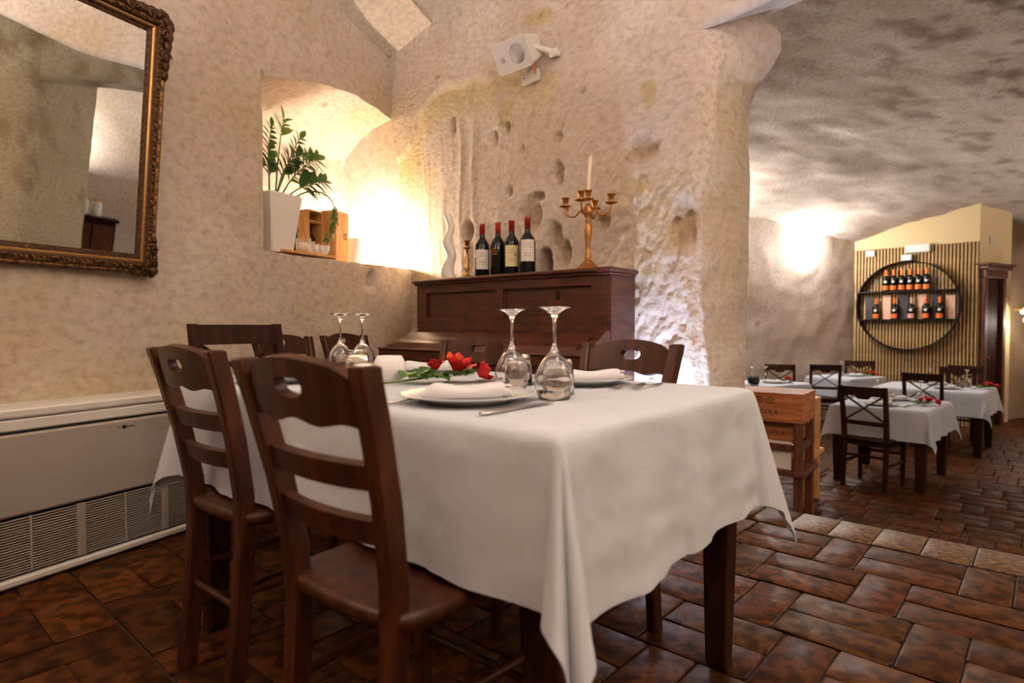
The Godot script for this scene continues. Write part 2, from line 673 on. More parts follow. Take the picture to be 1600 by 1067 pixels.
	mat("orange_capsule", c8(176, 62, 30), 0.4)
	mat("paper", c8(224, 216, 206), 0.8)
	mat("cream_paper", c8(226, 212, 170), 0.8)
	mat("print", c8(96, 88, 92), 0.8)
	mat("print_gold", c8(168, 124, 56), 0.45, 0.5)
	mat("print_red", c8(178, 50, 40), 0.7)
	mat("foil_orange", c8(232, 118, 48), 0.35, 0.3)
	mat("foil_pink", c8(222, 164, 150), 0.35, 0.3)
	mat("pink_box", c8(224, 176, 150), 0.6)
	mat("dark_box", c8(50, 40, 42), 0.5)
	var candle := mat("candle_wax", c8(236, 220, 196), 0.5)
	candle.subsurf_scatter_enabled = true
	candle.subsurf_scatter_strength = 0.2
	# plants
	for k in [["leaf", c8(62, 108, 36)], ["leaf_light", c8(116, 150, 56)], ["leaf_dark", c8(42, 84, 32)], ["rose_leaf", c8(44, 92, 30)], ["stem", c8(92, 116, 48)]]:
		var m := mat(k[0], k[1], 0.35)
		m.backlight_enabled = true
		m.backlight = Color(0.3, 0.34, 0.12)
	mat("soil", c8(48, 34, 26), 0.95)
	for k in [["petal", c8(186, 22, 18)], ["petal_orange", c8(226, 62, 34)]]:
		var m := mat(k[0], k[1], 0.55)
		m.backlight_enabled = true
		m.backlight = Color(0.4, 0.08, 0.05)
	# things that give off light
	for k in [["glow", Color(1.0, 0.86, 0.66), 14.0], ["glow_cool", Color(0.82, 0.88, 1.0), 10.0], ["glow_soft", Color(1.0, 0.9, 0.78), 3.0], ["glow_sign", Color(0.95, 0.97, 1.0), 1.3]]:
		var m := mat(k[0], Color.WHITE, 0.4)
		m.emission_enabled = true
		m.emission = k[1]
		m.emission_energy_multiplier = k[2]


# ---------------------------------------------------------------- floor
func fq(a: float, b: float, h: float) -> Vector3:     # floor axes to a point
	return at2(FU * a + FV * b, h)


func tile_mesh(w: float, d: float, s: int) -> ArrayMesh:     # one worn terracotta tile, top at y = 0
	var b := MB.new()
	var r := RandomNumberGenerator.new()
	r.seed = s
	var e := 0.008
	var hts := []
	for i in 16: hts.append(r.randf_range(-0.0018, 0.0018))
	var xs := [-w / 2, -w / 2 + e, w / 2 - e, w / 2]
	var zs := [-d / 2, -d / 2 + e, d / 2 - e, d / 2]
	var f := func(i: int, j: int) -> Vector3:
		var edge: bool = i == 0 or i == 3 or j == 0 or j == 3
		var corner: bool = (i == 0 or i == 3) and (j == 0 or j == 3)
		var pull := 0.004 if corner else 0.0
		return Vector3(xs[i] - signf(xs[i]) * pull, (-0.004 if edge else 0.0) + hts[i * 4 + j], -zs[j] + signf(zs[j]) * pull)
	b.sheet(3, 3, f)
	b.group = -1
	for k in 4:
		var p0: Vector3 = f.call([0, 3, 3, 0][k], [0, 0, 3, 3][k])
		var p1: Vector3 = f.call([3, 3, 0, 0][k], [0, 3, 3, 0][k])
		b.quad(p0, p1, Vector3(p1.x, -0.03, p1.z), Vector3(p0.x, -0.03, p0.z))
	return b.mesh()


func lay_tiles(floor_node: Node3D, h: float, b0: float, b1: float, a0: float, a1: float, keep: Callable, phase: float) -> void:
	var spots := []
	var pitch := 0.335
	var n := int(ceil((b1 - b0) / pitch))
	for k in n:
		var mid_b := b1 - pitch * (k + 0.5)
		var a := -0.617 + 0.195 * k + phase
		a -= ceil((a - a0) / 0.475) * 0.475
		while a < a1:
			spots.append([a, mid_b, true])
			spots.append([a + 0.2375, mid_b + 0.0825, false])
			spots.append([a + 0.2375, mid_b - 0.0825, false])
			a += 0.475
	var meshes := {true: [], false: []}
	for s in 4:
		meshes[true].append(tile_mesh(0.143, 0.327, s))
		meshes[false].append(tile_mesh(0.322, 0.161, s + 10))
	var turn := yaw(FU)
	var seen := []
	for s in spots:
		var q: Vector2 = FU * s[0] + FV * s[1]
		if not keep.call(q): continue
		var dist := q.length()
		var x := 940.0 * q.x / maxf(q.y, 0.05)
		var y := 940.0 * (0.94 - h) / maxf(q.y, 0.05)
		var inside: bool = q.y > 0.4 and absf(x) < 880.0 and y < 640.0
		seen.append([dist + (0.0 if inside else 100.0), s, q, inside])
	seen.sort_custom(func(p, r): return p[0] < r[0])
	var joined := []
	for i in 6: joined.append(MB.new())
	var r2 := RandomNumberGenerator.new()
	r2.seed = 77
	var single := 0
	for e in seen:
		var s: Array = e[1]
		var q: Vector2 = e[2]
		var tone := r2.randi_range(0, 5)
		var variant := r2.randi_range(0, 3)
		var pos := at2(q, h + r2.randf_range(-0.0022, 0.0015))
		var basis := Basis(Vector3.UP, turn + r2.randf_range(-0.008, 0.008))
		basis = basis * Basis(Vector3(1, 0, 0), r2.randf_range(-0.006, 0.006)) * Basis(Vector3(0, 0, 1), r2.randf_range(-0.006, 0.006))
		if e[3] and single < 300:
			single += 1
			var o := MeshInstance3D.new()
			o.name = "tile"
			o.mesh = meshes[s[2]][variant]
			o.material_override = M["tile_%d" % tone]
			floor_node.add_child(o, true)
			o.transform = Transform3D(basis, pos)
		else:
			var w: float = 0.143 if s[2] else 0.322
			var d: float = 0.327 if s[2] else 0.161
			joined[tone].rbox(pos + Vector3(0, -0.015, 0), Vector3(w, 0.03, d), 0.005, basis)
	for i in 6:
		if joined[i].v.size():
			var o := part("outlying_tiles", joined[i], M["tile_%d" % i], floor_node)
			o.set_meta("kind", "stuff")


func build_floor() -> void:
	# the raised platform: grout bed, tiles, a row of worn nosing tiles along the step
	var b := MB.new()
	b.group = -1
	var edge := 3.205
	var slab := PackedVector2Array([FU * -3.9 + FV * edge, FU * 3.2 + FV * edge, FU * 3.2 + FV * -2.6, FU * -3.9 + FV * -2.6])
	var basis := Basis(Vector3(1, 0, 0), Vector3(0, 0, -1), Vector3(0, 1, 0))
	b.prism(slab, LOW - 0.05, -0.014, basis)
	var f := struct("floor", b, M.grout, "raised dining platform paved in glossy brown terracotta tiles", "floor")
	var room := func(q: Vector2) -> bool: return (q - OL).dot(NL) > 0.0 and (q - OB).dot(NB) > -0.5 and q.y > -0.8
	lay_tiles(f, 0.0, -2.5, 2.925, -3.6, 3.0, room, 0.0)
	var nose := [tile_mesh(0.169, 0.264, 31), tile_mesh(0.169, 0.264, 32)]
	var r := RandomNumberGenerator.new()
	r.seed = 5
	for k in 26:
		var a := -2.2 + 0.174 * k
		var o := MeshInstance3D.new()
		o.name = "nosing_tile"
		o.mesh = nose[k % 2]
		var worn: bool = a > -0.95 and a < 0.6
		o.material_override = M.worn_tile if worn else M["tile_%d" % (k % 6)]
		f.add_child(o, true)
		o.transform = Transform3D(Basis(Vector3.UP, yaw(FU)), fq(a, 3.073, r.randf_range(-0.001, 0.002)))
	# two steps down along the platform
	for k in 2:
		var s := MB.new()
		var y := -0.186 * (k + 1)
		s.rbox(fq(0.9, edge + 0.15 + 0.3 * k, (y + LOW) / 2), Vector3(3.6, y - LOW, 0.3), 0.012, Basis(Vector3.UP, yaw(FU)))
		struct("trim_%d" % (k + 1), s, M.tile_3, "terracotta step leading down behind the platform edge", "step")
	# the lower room
	var c := MB.new()
	c.group = -1
	c.prism(PackedVector2Array([Vector2(-1, 2), Vector2(11, -2.5), Vector2(13, 12), Vector2(-1, 12)]), LOW - 0.1, LOW - 0.014, basis)
	var g := struct("floor", c, M.grout, "lower room floor of brown terracotta tiles beyond the step", "floor")
	var low := func(q: Vector2) -> bool: return q.dot(FV) > edge + 0.1 and (q - Vector2(3.42, 8.8)).dot(Vector2(0.467, -0.884)) > -0.3 and q.x < 9.4
	lay_tiles(g, LOW, 2.9, 13.0, -5.4, 4.6, low, 0.1)


# ---------------------------------------------------------------- plaster
func warp(p: Vector3) -> Vector3:                     # one offset for every point in space, so that faces that meet stay together
	var a := Vector3(coarse.get_noise_3d(p.x, p.y, p.z), coarse.get_noise_3d(p.x + 31.0, p.y, p.z), coarse.get_noise_3d(p.x, p.y, p.z + 47.0)) * 0.03
	var b := mid.get_noise_3d(p.x, p.y, p.z)
	var e := fine.get_noise_3d(p.x, p.y, p.z)
	return p + a + Vector3(b, b * 0.5, b) * 0.010 + Vector3(e, e * 0.4, e) * 0.0022


const PLASTER := Color(0.785, 0.725, 0.675)
const OCHRE := Color(0.75, 0.675, 0.52)
const PALE := Color(0.865, 0.825, 0.785)
const SPOT := Color(0.56, 0.44, 0.33)

func plaster_tint(p: Vector3) -> Color:
	var n := coarse.get_noise_3d(p.x * 1.7, p.y * 1.7, p.z * 1.7 + 9.0)
	var m := mid.get_noise_3d(p.x, p.y + 5.0, p.z)
	var k := fine.get_noise_3d(p.x * 1.3 + 4.0, p.y * 1.3, p.z * 1.3)
	var c := PLASTER.lerp(PALE, clampf(n * 1.2 + m * 0.5, 0.0, 0.7))
	c = c.lerp(OCHRE, clampf((-n - 0.22) * 1.6 + m * 0.25, 0.0, 0.45))
	c = c.lerp(SPOT, clampf((k + m * 0.45 - 0.58) * 2.6, 0.0, 0.75))
	return c


func grid(b: MB, nx: int, ny: int, f: Callable, tint: Callable, flip := false) -> void:
	var g := func(i: int, j: int) -> Vector3: return warp(f.call(float(i) / nx, float(j) / ny))
	b.sheet(nx, ny, g, tint, flip)


func niche_top(t: float) -> float:                    # soffit height of the niche along the left wall
	return Curve_at([[1.345, 2.31], [1.58, 2.385], [1.845, 2.445], [2.147, 2.485], [2.35, 2.475], [2.52, 2.44], [2.75, 2.38]], t)


func Curve_at(pts: Array, x: float) -> float:
	if x <= pts[0][0]: return pts[0][1]
	for i in pts.size() - 1:
		if x <= pts[i + 1][0]:
			var k: float = (x - pts[i][0]) / (pts[i + 1][0] - pts[i][0])
			return lerpf(pts[i][1], pts[i + 1][1], k)
	return pts[-1][1]


func corner_t(h: float) -> float:                     # where the two near walls meet, seen along the left wall
	return Curve_at([[0.0, 2.72], [1.37, 2.72], [2.44, 2.52], [5.0, 2.52]], h)


func over_h(t: float) -> float:                       # lower edge of the arch rib over the left wall
	return Curve_at([[-3.3, 3.42], [0.6, 3.36], [1.3, 3.2], [1.938, 3.02], [2.15, 2.955], [2.52, 2.88], [2.9, 2.8]], t)


func build_left_wall() -> void:
	var b := MB.new()
	var left_tint := func(p: Vector3) -> Color:
		var c := plaster_tint(p)
		var low := clampf((1.15 - p.y) * 0.9 + mid.get_noise_3d(p.x * 0.7, p.y, p.z) * 0.6, 0.0, 0.55)
		return c.lerp(OCHRE, low)
	# left of the niche, below it and above it
	grid(b, 80, 68, func(u, w): return lw(lerpf(-3.3, 1.345, u), lerpf(-0.1, over_h(lerpf(-3.3, 1.345, u)), w)), left_tint)
	grid(b, 40, 34, func(u, w):
		var h: float = lerpf(-0.1, 1.37, w)
		return lw(lerpf(1.345, corner_t(h), u), h, pit_left(lerpf(1.345, corner_t(h), u), h)), left_tint)
	grid(b, 34, 18, func(u, w):
		var t: float = lerpf(1.345, 2.52, u)
		return lw(t, lerpf(niche_top(t), over_h(t), w)), plaster_tint)
	# the niche: ledge, jamb, vault, back
	grid(b, 30, 14, func(u, w): return lw(lerpf(1.345, 2.72 + 0.2 * w * 0.6, u), 1.37, -0.62 * w), plaster_tint)
	grid(b, 12, 20, func(u, w): return lw(1.345, lerpf(1.37, 2.31, w), lerpf(-0.62, 0.0, u)), plaster_tint, true)
	grid(b, 30, 14, func(u, w): return niche_vault(lerpf(1.345, corner_t(2.44), u), w), plaster_tint, true)
	grid(b, 30, 22, func(u, w):
		var v := niche_vault(lerpf(1.345, corner_t(2.44), u), 1.0)
		var h := lerpf(1.37, v.y, w)
		return lw(lerpf(1.345, lerpf(corner_t(1.37), corner_t(2.22), w) + 0.12, u), h, -0.62), plaster_tint)
	grid(b, 12, 22, func(u, w):
		var top := niche_vault(corner_t(2.44), u).y
		var h := lerpf(1.37, top, w)
		return lw(corner_t(h) + 0.12 * u, h, -0.62 * u), plaster_tint, true)
	# rib over the wall: its underside and its inner face
	grid(b, 60, 12, func(u, w):
		var t := lerpf(-3.3, 2.52, u)
		return lw(t + 0.06 * w, over_h(t) + 0.075 * w, 0.42 * w), plaster_tint, true)
	grid(b, 60, 14, func(u, w):
		var t := lerpf(-3.3, 2.52, u)
		return lw(t + 0.06, lerpf(over_h(t) + 0.075, 3.75, w), 0.42), plaster_tint)
	struct("wall_left", b, M.plaster, "rough plastered left wall with an arched niche and a rib above", "wall")


func niche_vault(t: float, w: float) -> Vector3:
	var full := corner_t(2.44)
	var drop := 0.22 * w * w
	var end := corner_t(2.44 - drop) + 0.12 * w
	return lw(lerpf(1.345, end, (t - 1.345) / (full - 1.345)), niche_top(t) - drop, -0.62 * w)


func pit_left(t: float, h: float) -> float:           # the slot below the niche
	var a := (t - 2.262) / 0.045
	var c := (h - 1.27) / 0.065
	return -0.07 * smoothstep(1.0, 0.55, sqrt(a * a + c * c))


# hollows in the back wall: along, height, half width, half height, depth
const PITS := [[1.053, 2.18, 0.028, 0.04, 0.05], [1.437, 2.07, 0.032, 0.035, 0.022], [0.948, 2.13, 0.03, 0.06, 0.028], [0.745, 1.56, 0.055, 0.075, 0.08],
	[1.428, 1.85, 0.042, 0.085, 0.045], [1.466, 1.61, 0.024, 0.055, 0.045], [1.068, 1.775, 0.022, 0.04, 0.03], [1.227, 1.60, 0.088, 0.13, 0.035], [1.27, 1.72, 0.06, 0.03, 0.05],
	[1.337, 1.29, 0.06, 0.11, 0.12], [1.474, 1.35, 0.055, 0.085, 0.07], [1.40, 1.47, 0.06, 0.10, 0.06], [1.72, 1.52, 0.06, 0.06, 0.035], [1.981, 1.90, 0.11, 0.08, 0.022], [2.20, 1.46, 0.10, 0.15, 0.06], [0.60, 2.29, 0.02, 0.07, 0.035],
	[1.16, 2.03, 0.02, 0.02, 0.02], [1.62, 2.30, 0.02, 0.02, 0.015]]

func back_relief(s: float, h: float) -> float:
	var o := 0.0
	for p in PITS:
		var a: float = (s - p[0]) / p[2]
		var c: float = (h - p[1]) / p[3]
		if absf(a) > 1.4 or absf(c) > 1.4: continue
		var q := sqrt(a * a + c * c) + 0.22 * mid.get_noise_3d(s * 4.0, h * 4.0, p[2] * 50.0)
		o -= p[4] * smoothstep(1.05, 0.5, q)
	# chipped rock beside the piano
	var rough := smoothstep(1.66, 1.85, s) * smoothstep(1.95, 1.6, h + 0.3 * (s - 2.0))
	if rough > 0.0:
		o += rough * (0.016 * fine.get_noise_3d(s * 1.2, h * 1.8, 3.0) + 0.014 * mid.get_noise_3d(s * 2.0, h * 3.0, 7.0) + 0.016 * fine.get_noise_3d(s * 2.8, h * 3.4, 9.0))
	# torn step in the plaster running down from the speaker
	var line := 2.42 + 0.12 * sin(s * 2.2) + 0.05 * mid.get_noise_3d(s * 2.0, 0.0, 1.0) - 0.28 * smoothstep(0.45, 0.0, s)
	o += 0.016 * smoothstep(line - 0.012, line + 0.018, h) * smoothstep(1.45, 1.3, s)
	# vertical runs of render under it
	o += 0.014 * maxf(0.0, mid.get_noise_3d(s * 5.0, h * 0.5, 21.0)) * smoothstep(0.1, 0.3, s) * smoothstep(1.2, 0.9, s) * smoothstep(line, line - 0.2, h)
	return o


func back_tint(s: float, h: float, p: Vector3) -> Color:
	var c := plaster_tint(p)
	var line := 2.42 + 0.12 * sin(s * 2.2) + 0.05 * mid.get_noise_3d(s * 2.0, 0.0, 1.0) - 0.28 * smoothstep(0.45, 0.0, s)
	var below := smoothstep(line + 0.01, line - 0.01, h) * smoothstep(line - 0.30, line - 0.08, h + 0.12 * mid.get_noise_3d(s * 1.5, h * 1.5, 2.0)) * smoothstep(1.5, 1.38, s)
	c = c.lerp(Color(0.80, 0.73, 0.56), 0.8 * below)
	var damp := smoothstep(0.3, 0.12, absf(s - 0.22)) * smoothstep(2.3, 2.1, h) * (0.55 + 0.6 * mid.get_noise_3d(s * 1.4, h * 0.8, 11.0))
	c = c.lerp(Color(0.74, 0.64, 0.40), clampf(damp * 0.5, 0.0, 0.5))
	for e in [[1.30, 2.78, 0.10, 0.06], [2.02, 2.18, 0.05, 0.07], [1.05, 2.27, 0.07, 0.10]]:
		var q := sqrt(pow((s - e[0]) / e[2], 2) + pow((h - e[1]) / e[3], 2)) + 0.5 * mid.get_noise_3d(s * 3.0, h * 3.0, 1.0)
		c = c.lerp(Color(0.70, 0.63, 0.40), 0.55 * smoothstep(1.1, 0.7, q))
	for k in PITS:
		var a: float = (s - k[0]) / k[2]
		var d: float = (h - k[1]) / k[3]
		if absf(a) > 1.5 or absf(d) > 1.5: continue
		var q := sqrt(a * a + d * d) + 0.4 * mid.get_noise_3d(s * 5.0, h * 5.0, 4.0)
		c = c.lerp(Color(0.60, 0.50, 0.38), 0.55 * smoothstep(1.15, 0.5, q))  # hollows are coloured darker too, on top of their relief
	return c


func back_point(s: float, h: float, o := 0.0) -> Vector3:
	var fix := lw(corner_t(h), h) - bw(0.0, h)
	return bw(s, h, o) + fix * smoothstep(0.75, 0.0, s)


func pillar_s(h: float) -> float:                     # where the back wall turns into the pillar's end
	return 2.33 + Curve_at([[0.0, 0.02], [0.67, 0.0], [1.2, -0.04], [1.62, -0.05], [1.93, 0.015], [2.4, 0.05], [2.6, 0.03], [3.0, 0.03]], h)


func pillar_far(h: float) -> float:                   # far arris of the pillar, with the stump of a corbel near its top
	return Curve_at([[0.0, 2.39], [2.1, 2.385], [2.18, 2.395], [2.41, 2.56], [2.50, 2.55], [2.60, 2.47], [2.7, 2.44], [3.5, 2.44]], h)


func build_back_wall() -> void:
	var b := MB.new()
	var nx := 190
	var ny := 160
	var cols := {}
	var f := func(i: int, j: int) -> Vector3:
		var h := lerpf(-0.05, 3.3, float(j) / ny)
		var s := lerpf(0.0, pillar_s(h), float(i) / nx)
		var e := smoothstep(pillar_s(h) - 0.09, pillar_s(h), s)
		var p := warp(back_point(s, h, back_relief(s, h) * smoothstep(0.0, 0.06, pillar_s(h) - s) - 0.045 * e * e))
		cols[p] = back_tint(s, h, p)
		return p
	b.sheet(nx, ny, f, func(p): return cols[p])
	# the pillar's end face
	var g := func(i: int, j: int) -> Vector3:
		var h := lerpf(-0.05, 3.3, float(j) / ny)
		var k := float(i) / 24.0
		var s := lerpf(pillar_s(h), pillar_far(h), k) + 0.03 * sin(PI * k)
		var p := warp(bw(s, h, -0.045 - 0.405 * k))
		cols[p] = plaster_tint(p)
		return p
	b.sheet(24, ny, g, func(p): return cols[p])
	# back of the wall, towards the lower room
	grid(b, 30, 30, func(u, w): return bw(lerpf(2.40, -0.9, u), lerpf(LOW, 3.4, w), -0.45) if w > 0.84 else bw(lerpf(pillar_far(lerpf(LOW, 3.4, w)), -0.9, u), lerpf(LOW, 3.4, w), -0.45), plaster_tint)
	struct("wall_back", b, M.rock, "rough plastered back wall with hollows behind the piano ending in a pillar", "wall")
	# header over the opening to the lower room
	var d := MB.new()
	var low := func(s: float, k: float) -> float: return lerpf(2.42, 2.60, k) + 0.06 * smoothstep(2.3, 2.9, s) + 0.35 * smoothstep(2.7, 5.0, s)
	grid(d, 60, 14, func(u, w):
		var s := lerpf(2.30, 7.2, u)
		return bw(s, low.call(s, w), -0.45 * w), plaster_tint, true)
	grid(d, 60, 14, func(u, w):
		var s := lerpf(2.30, 7.2, u)
		return bw(s, lerpf(low.call(s, 0.0), 3.5, w)), plaster_tint)
	grid(d, 60, 14, func(u, w):
		var s := lerpf(2.30, 7.2, u)
		return bw(s, lerpf(low.call(s, 1.0), 3.7, w), -0.45), plaster_tint, true)
	struct("wall_header", d, M.plaster, "plastered arch rib over the opening into the lower room", "wall")


# ---------------------------------------------------------------- lower room
const W0 := Vector2(3.42, 8.8)
const W1 := Vector2(5.69, 10.0)
const S1 := Vector2(6.854, 8.85)
const WN := Vector2(0.467, -0.884)
const WD := Vector2(0.884, 0.467)

func spring(a: float) -> float:
	return 2.51 - 0.073 * a


func vault_h(a: float, w: float) -> float:
	return spring(a) + 1.1 * (1.0 - exp(-maxf(w, 0.0) / 3.2))


func vault_tint(p: Vector3) -> Color:
	var q := Vector2(p.x, -p.z) - W0
	var a := q.dot(WD)
	var w := q.dot(WN)
	var c := PLASTER.lerp(PALE, clampf(0.4 + coarse.get_noise_3d(p.x, p.y, p.z), 0.0, 1.0)).lerp(Color(0.72, 0.67, 0.63), 0.4)
	# dark bands of raw tuff that run along the vault, denser towards its crown
	var crown := smoothstep(1.6, 4.4, w + 0.2 * a)
	var n := mid.get_noise_3d(a * 0.5, w * 2.2, 2.0) + 0.6 * fine.get_noise_3d(a * 0.35, w * 1.6, 8.0) + 0.5 * coarse.get_noise_3d(a * 1.4, w * 2.0, 60.0)
	c = c.lerp(Color(0.50, 0.41, 0.35), clampf((n + 0.1) * 0.5, 0.0, 0.35))
	c = c.lerp(Color(0.34, 0.25, 0.21), crown * clampf((n - 0.12) * 2.6, 0.0, 0.8))
	var patch := smoothstep(0.9, 0.3, Vector2((a + 2.6) / 0.75, (w - 4.15) / 0.5).length() + 0.5 * mid.get_noise_3d(a, w * 2.0, 50.0))
	return c.lerp(Color(0.30, 0.19, 0.10), 0.85 * patch)


func build_far_room() -> void:
	var b := MB.new()
	grid(b, 90, 50, func(u, w):
		var a := lerpf(-4.0, 2.6, u)
		var h := lerpf(LOW - 0.02, spring(a) + 0.02, w)
		return at2(W0 + WD * a, h), plaster_tint)
	struct("wall_far", b, M.plaster, "plastered far wall of the lower room with a wall lamp under the vault", "wall")
	var v := MB.new()
	grid(v, 110, 110, func(u, k):
		var a := lerpf(-4.2, 7.0, u)
		var w := lerpf(-0.15, 8.2, k)
		var h := vault_h(a, w) + 0.05 * coarse.get_noise_3d(a, w * 2.0, 5.0) + 0.016 * mid.get_noise_3d(a * 0.6, w * 1.6, 5.0)
		return at2(W0 + WD * a + WN * w, h), vault_tint)
	struct("ceiling", v, M.plaster, "rock vault over the lower room, blotched grey and brown", "ceiling")
	# the cream box that carries the slats
	var c := MB.new()
	c.group = -1
	var e := Vector2(7.72, 9.33)
	var top := func(q: Vector2) -> float: return vault_h((q - W0).dot(WD), (q - W0).dot(WN)) + 0.35
	for k in 1:
		var n1 := Vector2(-0.703, -0.711)
		var p0 := W1 - (S1 - W1).normalized() * 0.06
		c.quad(at2(p0, LOW), at2(p0, top.call(p0)), at2(S1, top.call(S1)), at2(S1, LOW))
		c.quad(at2(S1, LOW), at2(S1, top.call(S1)), at2(e, top.call(e)), at2(e, LOW))
		c.quad(at2(e, LOW), at2(e, top.call(e)), at2(e + Vector2(-0.5, 0.9), top.call(e)), at2(e + Vector2(-0.5, 0.9), LOW))
		c.quad(at2(p0 - n1 * 0.5, LOW), at2(p0 - n1 * 0.5, top.call(p0)), at2(p0, top.call(p0)), at2(p0, LOW))
	struct("wall_cream", c, M.cream_paint, "smooth cream partition with a slatted front and a dark doorway", "wall")
	# stone wall beyond it
	var s := MB.new()
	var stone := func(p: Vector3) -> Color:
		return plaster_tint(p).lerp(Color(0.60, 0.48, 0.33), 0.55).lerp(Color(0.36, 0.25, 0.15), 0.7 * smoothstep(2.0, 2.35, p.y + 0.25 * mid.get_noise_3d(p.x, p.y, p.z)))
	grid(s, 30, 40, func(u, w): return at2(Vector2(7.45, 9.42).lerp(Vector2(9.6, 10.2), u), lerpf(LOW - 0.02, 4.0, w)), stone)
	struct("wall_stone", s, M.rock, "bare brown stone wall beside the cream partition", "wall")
	# right-hand wall of the lower room, seen in the mirror
	var r := MB.new()
	grid(r, 60, 40, func(u, w): return at2(Vector2(9.5, 10.4).lerp(Vector2(8.0, -2.6), u), lerpf(LOW - 0.02, 4.2, w)), plaster_tint)
	struct("wall_right", r, M.plaster, "plastered wall across the lower room, seen in the mirror", "wall")


func build_rest_of_room() -> void:
	# vault of the platform room, wall behind the camera, pier to the right (seen in the mirror)
	var b := MB.new()
	grid(b, 50, 50, func(u, w):
		var q := OL + DL * lerpf(-3.4, 3.2, u) + NL * lerpf(-0.1, 6.2, w)
		return at2(q, 3.42 + 0.25 * sin(PI * w)), plaster_tint, true)
	struct("ceiling", b, M.plaster, "plastered vault over the dining platform", "ceiling")
	var c := MB.new()
	grid(c, 60, 40, func(u, w): return at2(Vector2(9.2, -0.75).lerp(Vector2(-3.6, -0.75), u), lerpf(LOW - 0.05, 4.2, w)), plaster_tint)
	struct("wall_front", c, M.plaster, "plastered wall behind the viewer", "wall")
	var d := MB.new()
	var stained := func(p: Vector3) -> Color:
		return plaster_tint(p).lerp(Color(0.80, 0.76, 0.58), 0.5).lerp(Color(0.58, 0.50, 0.36), clampf((mid.get_noise_3d(p.x, p.y * 0.8, p.z) + 0.25 * (p.y - 2.2) - 0.1) * 1.6, 0.0, 0.7))
	var p0 := Vector2(3.5, -0.8)
	var p1 := Vector2(4.35, 2.15)
	var p2 := Vector2(5.1, 2.75)
	grid(d, 40, 50, func(u, w): return at2(p1.lerp(p0, u), lerpf(LOW, 3.7, w)), stained)
	grid(d, 14, 50, func(u, w): return at2(p2.lerp(p1, u), lerpf(LOW, 3.7, w)), stained)
	grid(d, 30, 14, func(u, w): return at2(Vector2(5.0, 4.6).lerp(p1, u), lerpf(2.72 + 0.3 * pow(1.0 - u, 2.0) - 0.25 * pow(u, 6.0), 3.7, w)), stained)
	grid(d, 30, 10, func(u, w): return at2(Vector2(5.0, 4.6).lerp(p1, u) + Vector2(0.5, 0.2) * w, 2.72 + 0.3 * pow(1.0 - u, 2.0) - 0.25 * pow(u, 6.0)), stained, true)
	struct("wall_pier", d, M.plaster, "stained plaster pier and arch reflected in the mirror", "wall")


# ---------------------------------------------------------------- along the left wall
func build_air_conditioner() -> void:
	var t := thing("air_conditioner", "long white floor-standing air conditioner along the left wall behind the chairs", "air conditioner", lw(0.32, 0.0, 0.0), yaw(DL))
	# local x along the wall, +z into the room
	var b := MB.new()
	b.rbox(Vector3(0, 0.34, 0.083), Vector3(1.9, 0.606, 0.156), 0.012)
	b.rbox(Vector3(0, 0.022, 0.112), Vector3(1.9, 0.03, 0.214), 0.008)
	part("body", b, M.white_plastic, t)
	var top := MB.new()
	top.rbox(Vector3(0, 0.6245, 0.1), Vector3(1.9, 0.035, 0.22), 0.008)
	part("top_cover", top, M.white_plastic, t)
	var lip := MB.new()
	lip.rbox(Vector3(0, 0.582, 0.196), Vector3(1.88, 0.042, 0.024), 0.006)
	part("outlet_flap", lip, M.white_plastic, t)
	var gap := MB.new()
	gap.rbox(Vector3(0, 0.5565, 0.196), Vector3(1.88, 0.006, 0.012), 0.001)
	part("outlet_slot", gap, M.grille_dark, t)
	var f := MB.new()
	f.rbox(Vector3(0, 0.404, 0.203), Vector3(1.89, 0.296, 0.02), 0.009)
	var front := part("front_panel", f, M.ac_front, t)
	text_mesh("NO", 0.0105, M.grille_dark, front, Vector3(0.096, 0.522, 0.2134), Basis(), "Droid Serif")
	text_mesh("MARIO", 0.0105, M.grille_dark, front, Vector3(0.139, 0.522, 0.2134), Basis(), "Droid Serif")
	var e := MB.new()
	e.lathe([Vector2(0, 0), Vector2(0.008, 0), Vector2(0.008, 0.0012), Vector2(0.005, 0.0016), Vector2(0, 0.001)], 18, Vector3(0.114, 0.522, 0.2128), Basis(Vector3.RIGHT, PI / 2))
	part("emblem", e, M.grille_dark, front)
	var dark := MB.new()
	dark.rbox(Vector3(0, 0.146, 0.168), Vector3(1.86, 0.205, 0.012), 0.002)
	var grille := part("intake_grille", dark, M.grille_dark, t)
	var slat := MB.new()
	slat.rbox(Vector3.ZERO, Vector3(1.86, 0.0046, 0.012), 0.001)
	var sm := slat.mesh()
	for k in 21:
		var o := MeshInstance3D.new()
		o.name = "slat"
		o.mesh = sm
		o.material_override = M.ac_front
		grille.add_child(o, true)
		o.position = Vector3(0, 0.049 + 0.0097 * k, 0.2)
	var x := -0.9
	var wide := false
	while x < 0.95:
		var d := MB.new()
		d.rbox(Vector3(x, 0.146, 0.2025), Vector3(0.03 if wide else 0.006, 0.205, 0.014), 0.002)
		part("divider", d, M.ac_front, grille)
		wide = not wide
		x += 0.17
	for s in [-1, 1]:
		var c := MB.new()
		c.rbox(Vector3(s * 0.945, 0.31, 0.1), Vector3(0.02, 0.6, 0.222), 0.006)
		part("side_cover", c, M.white_plastic, t)


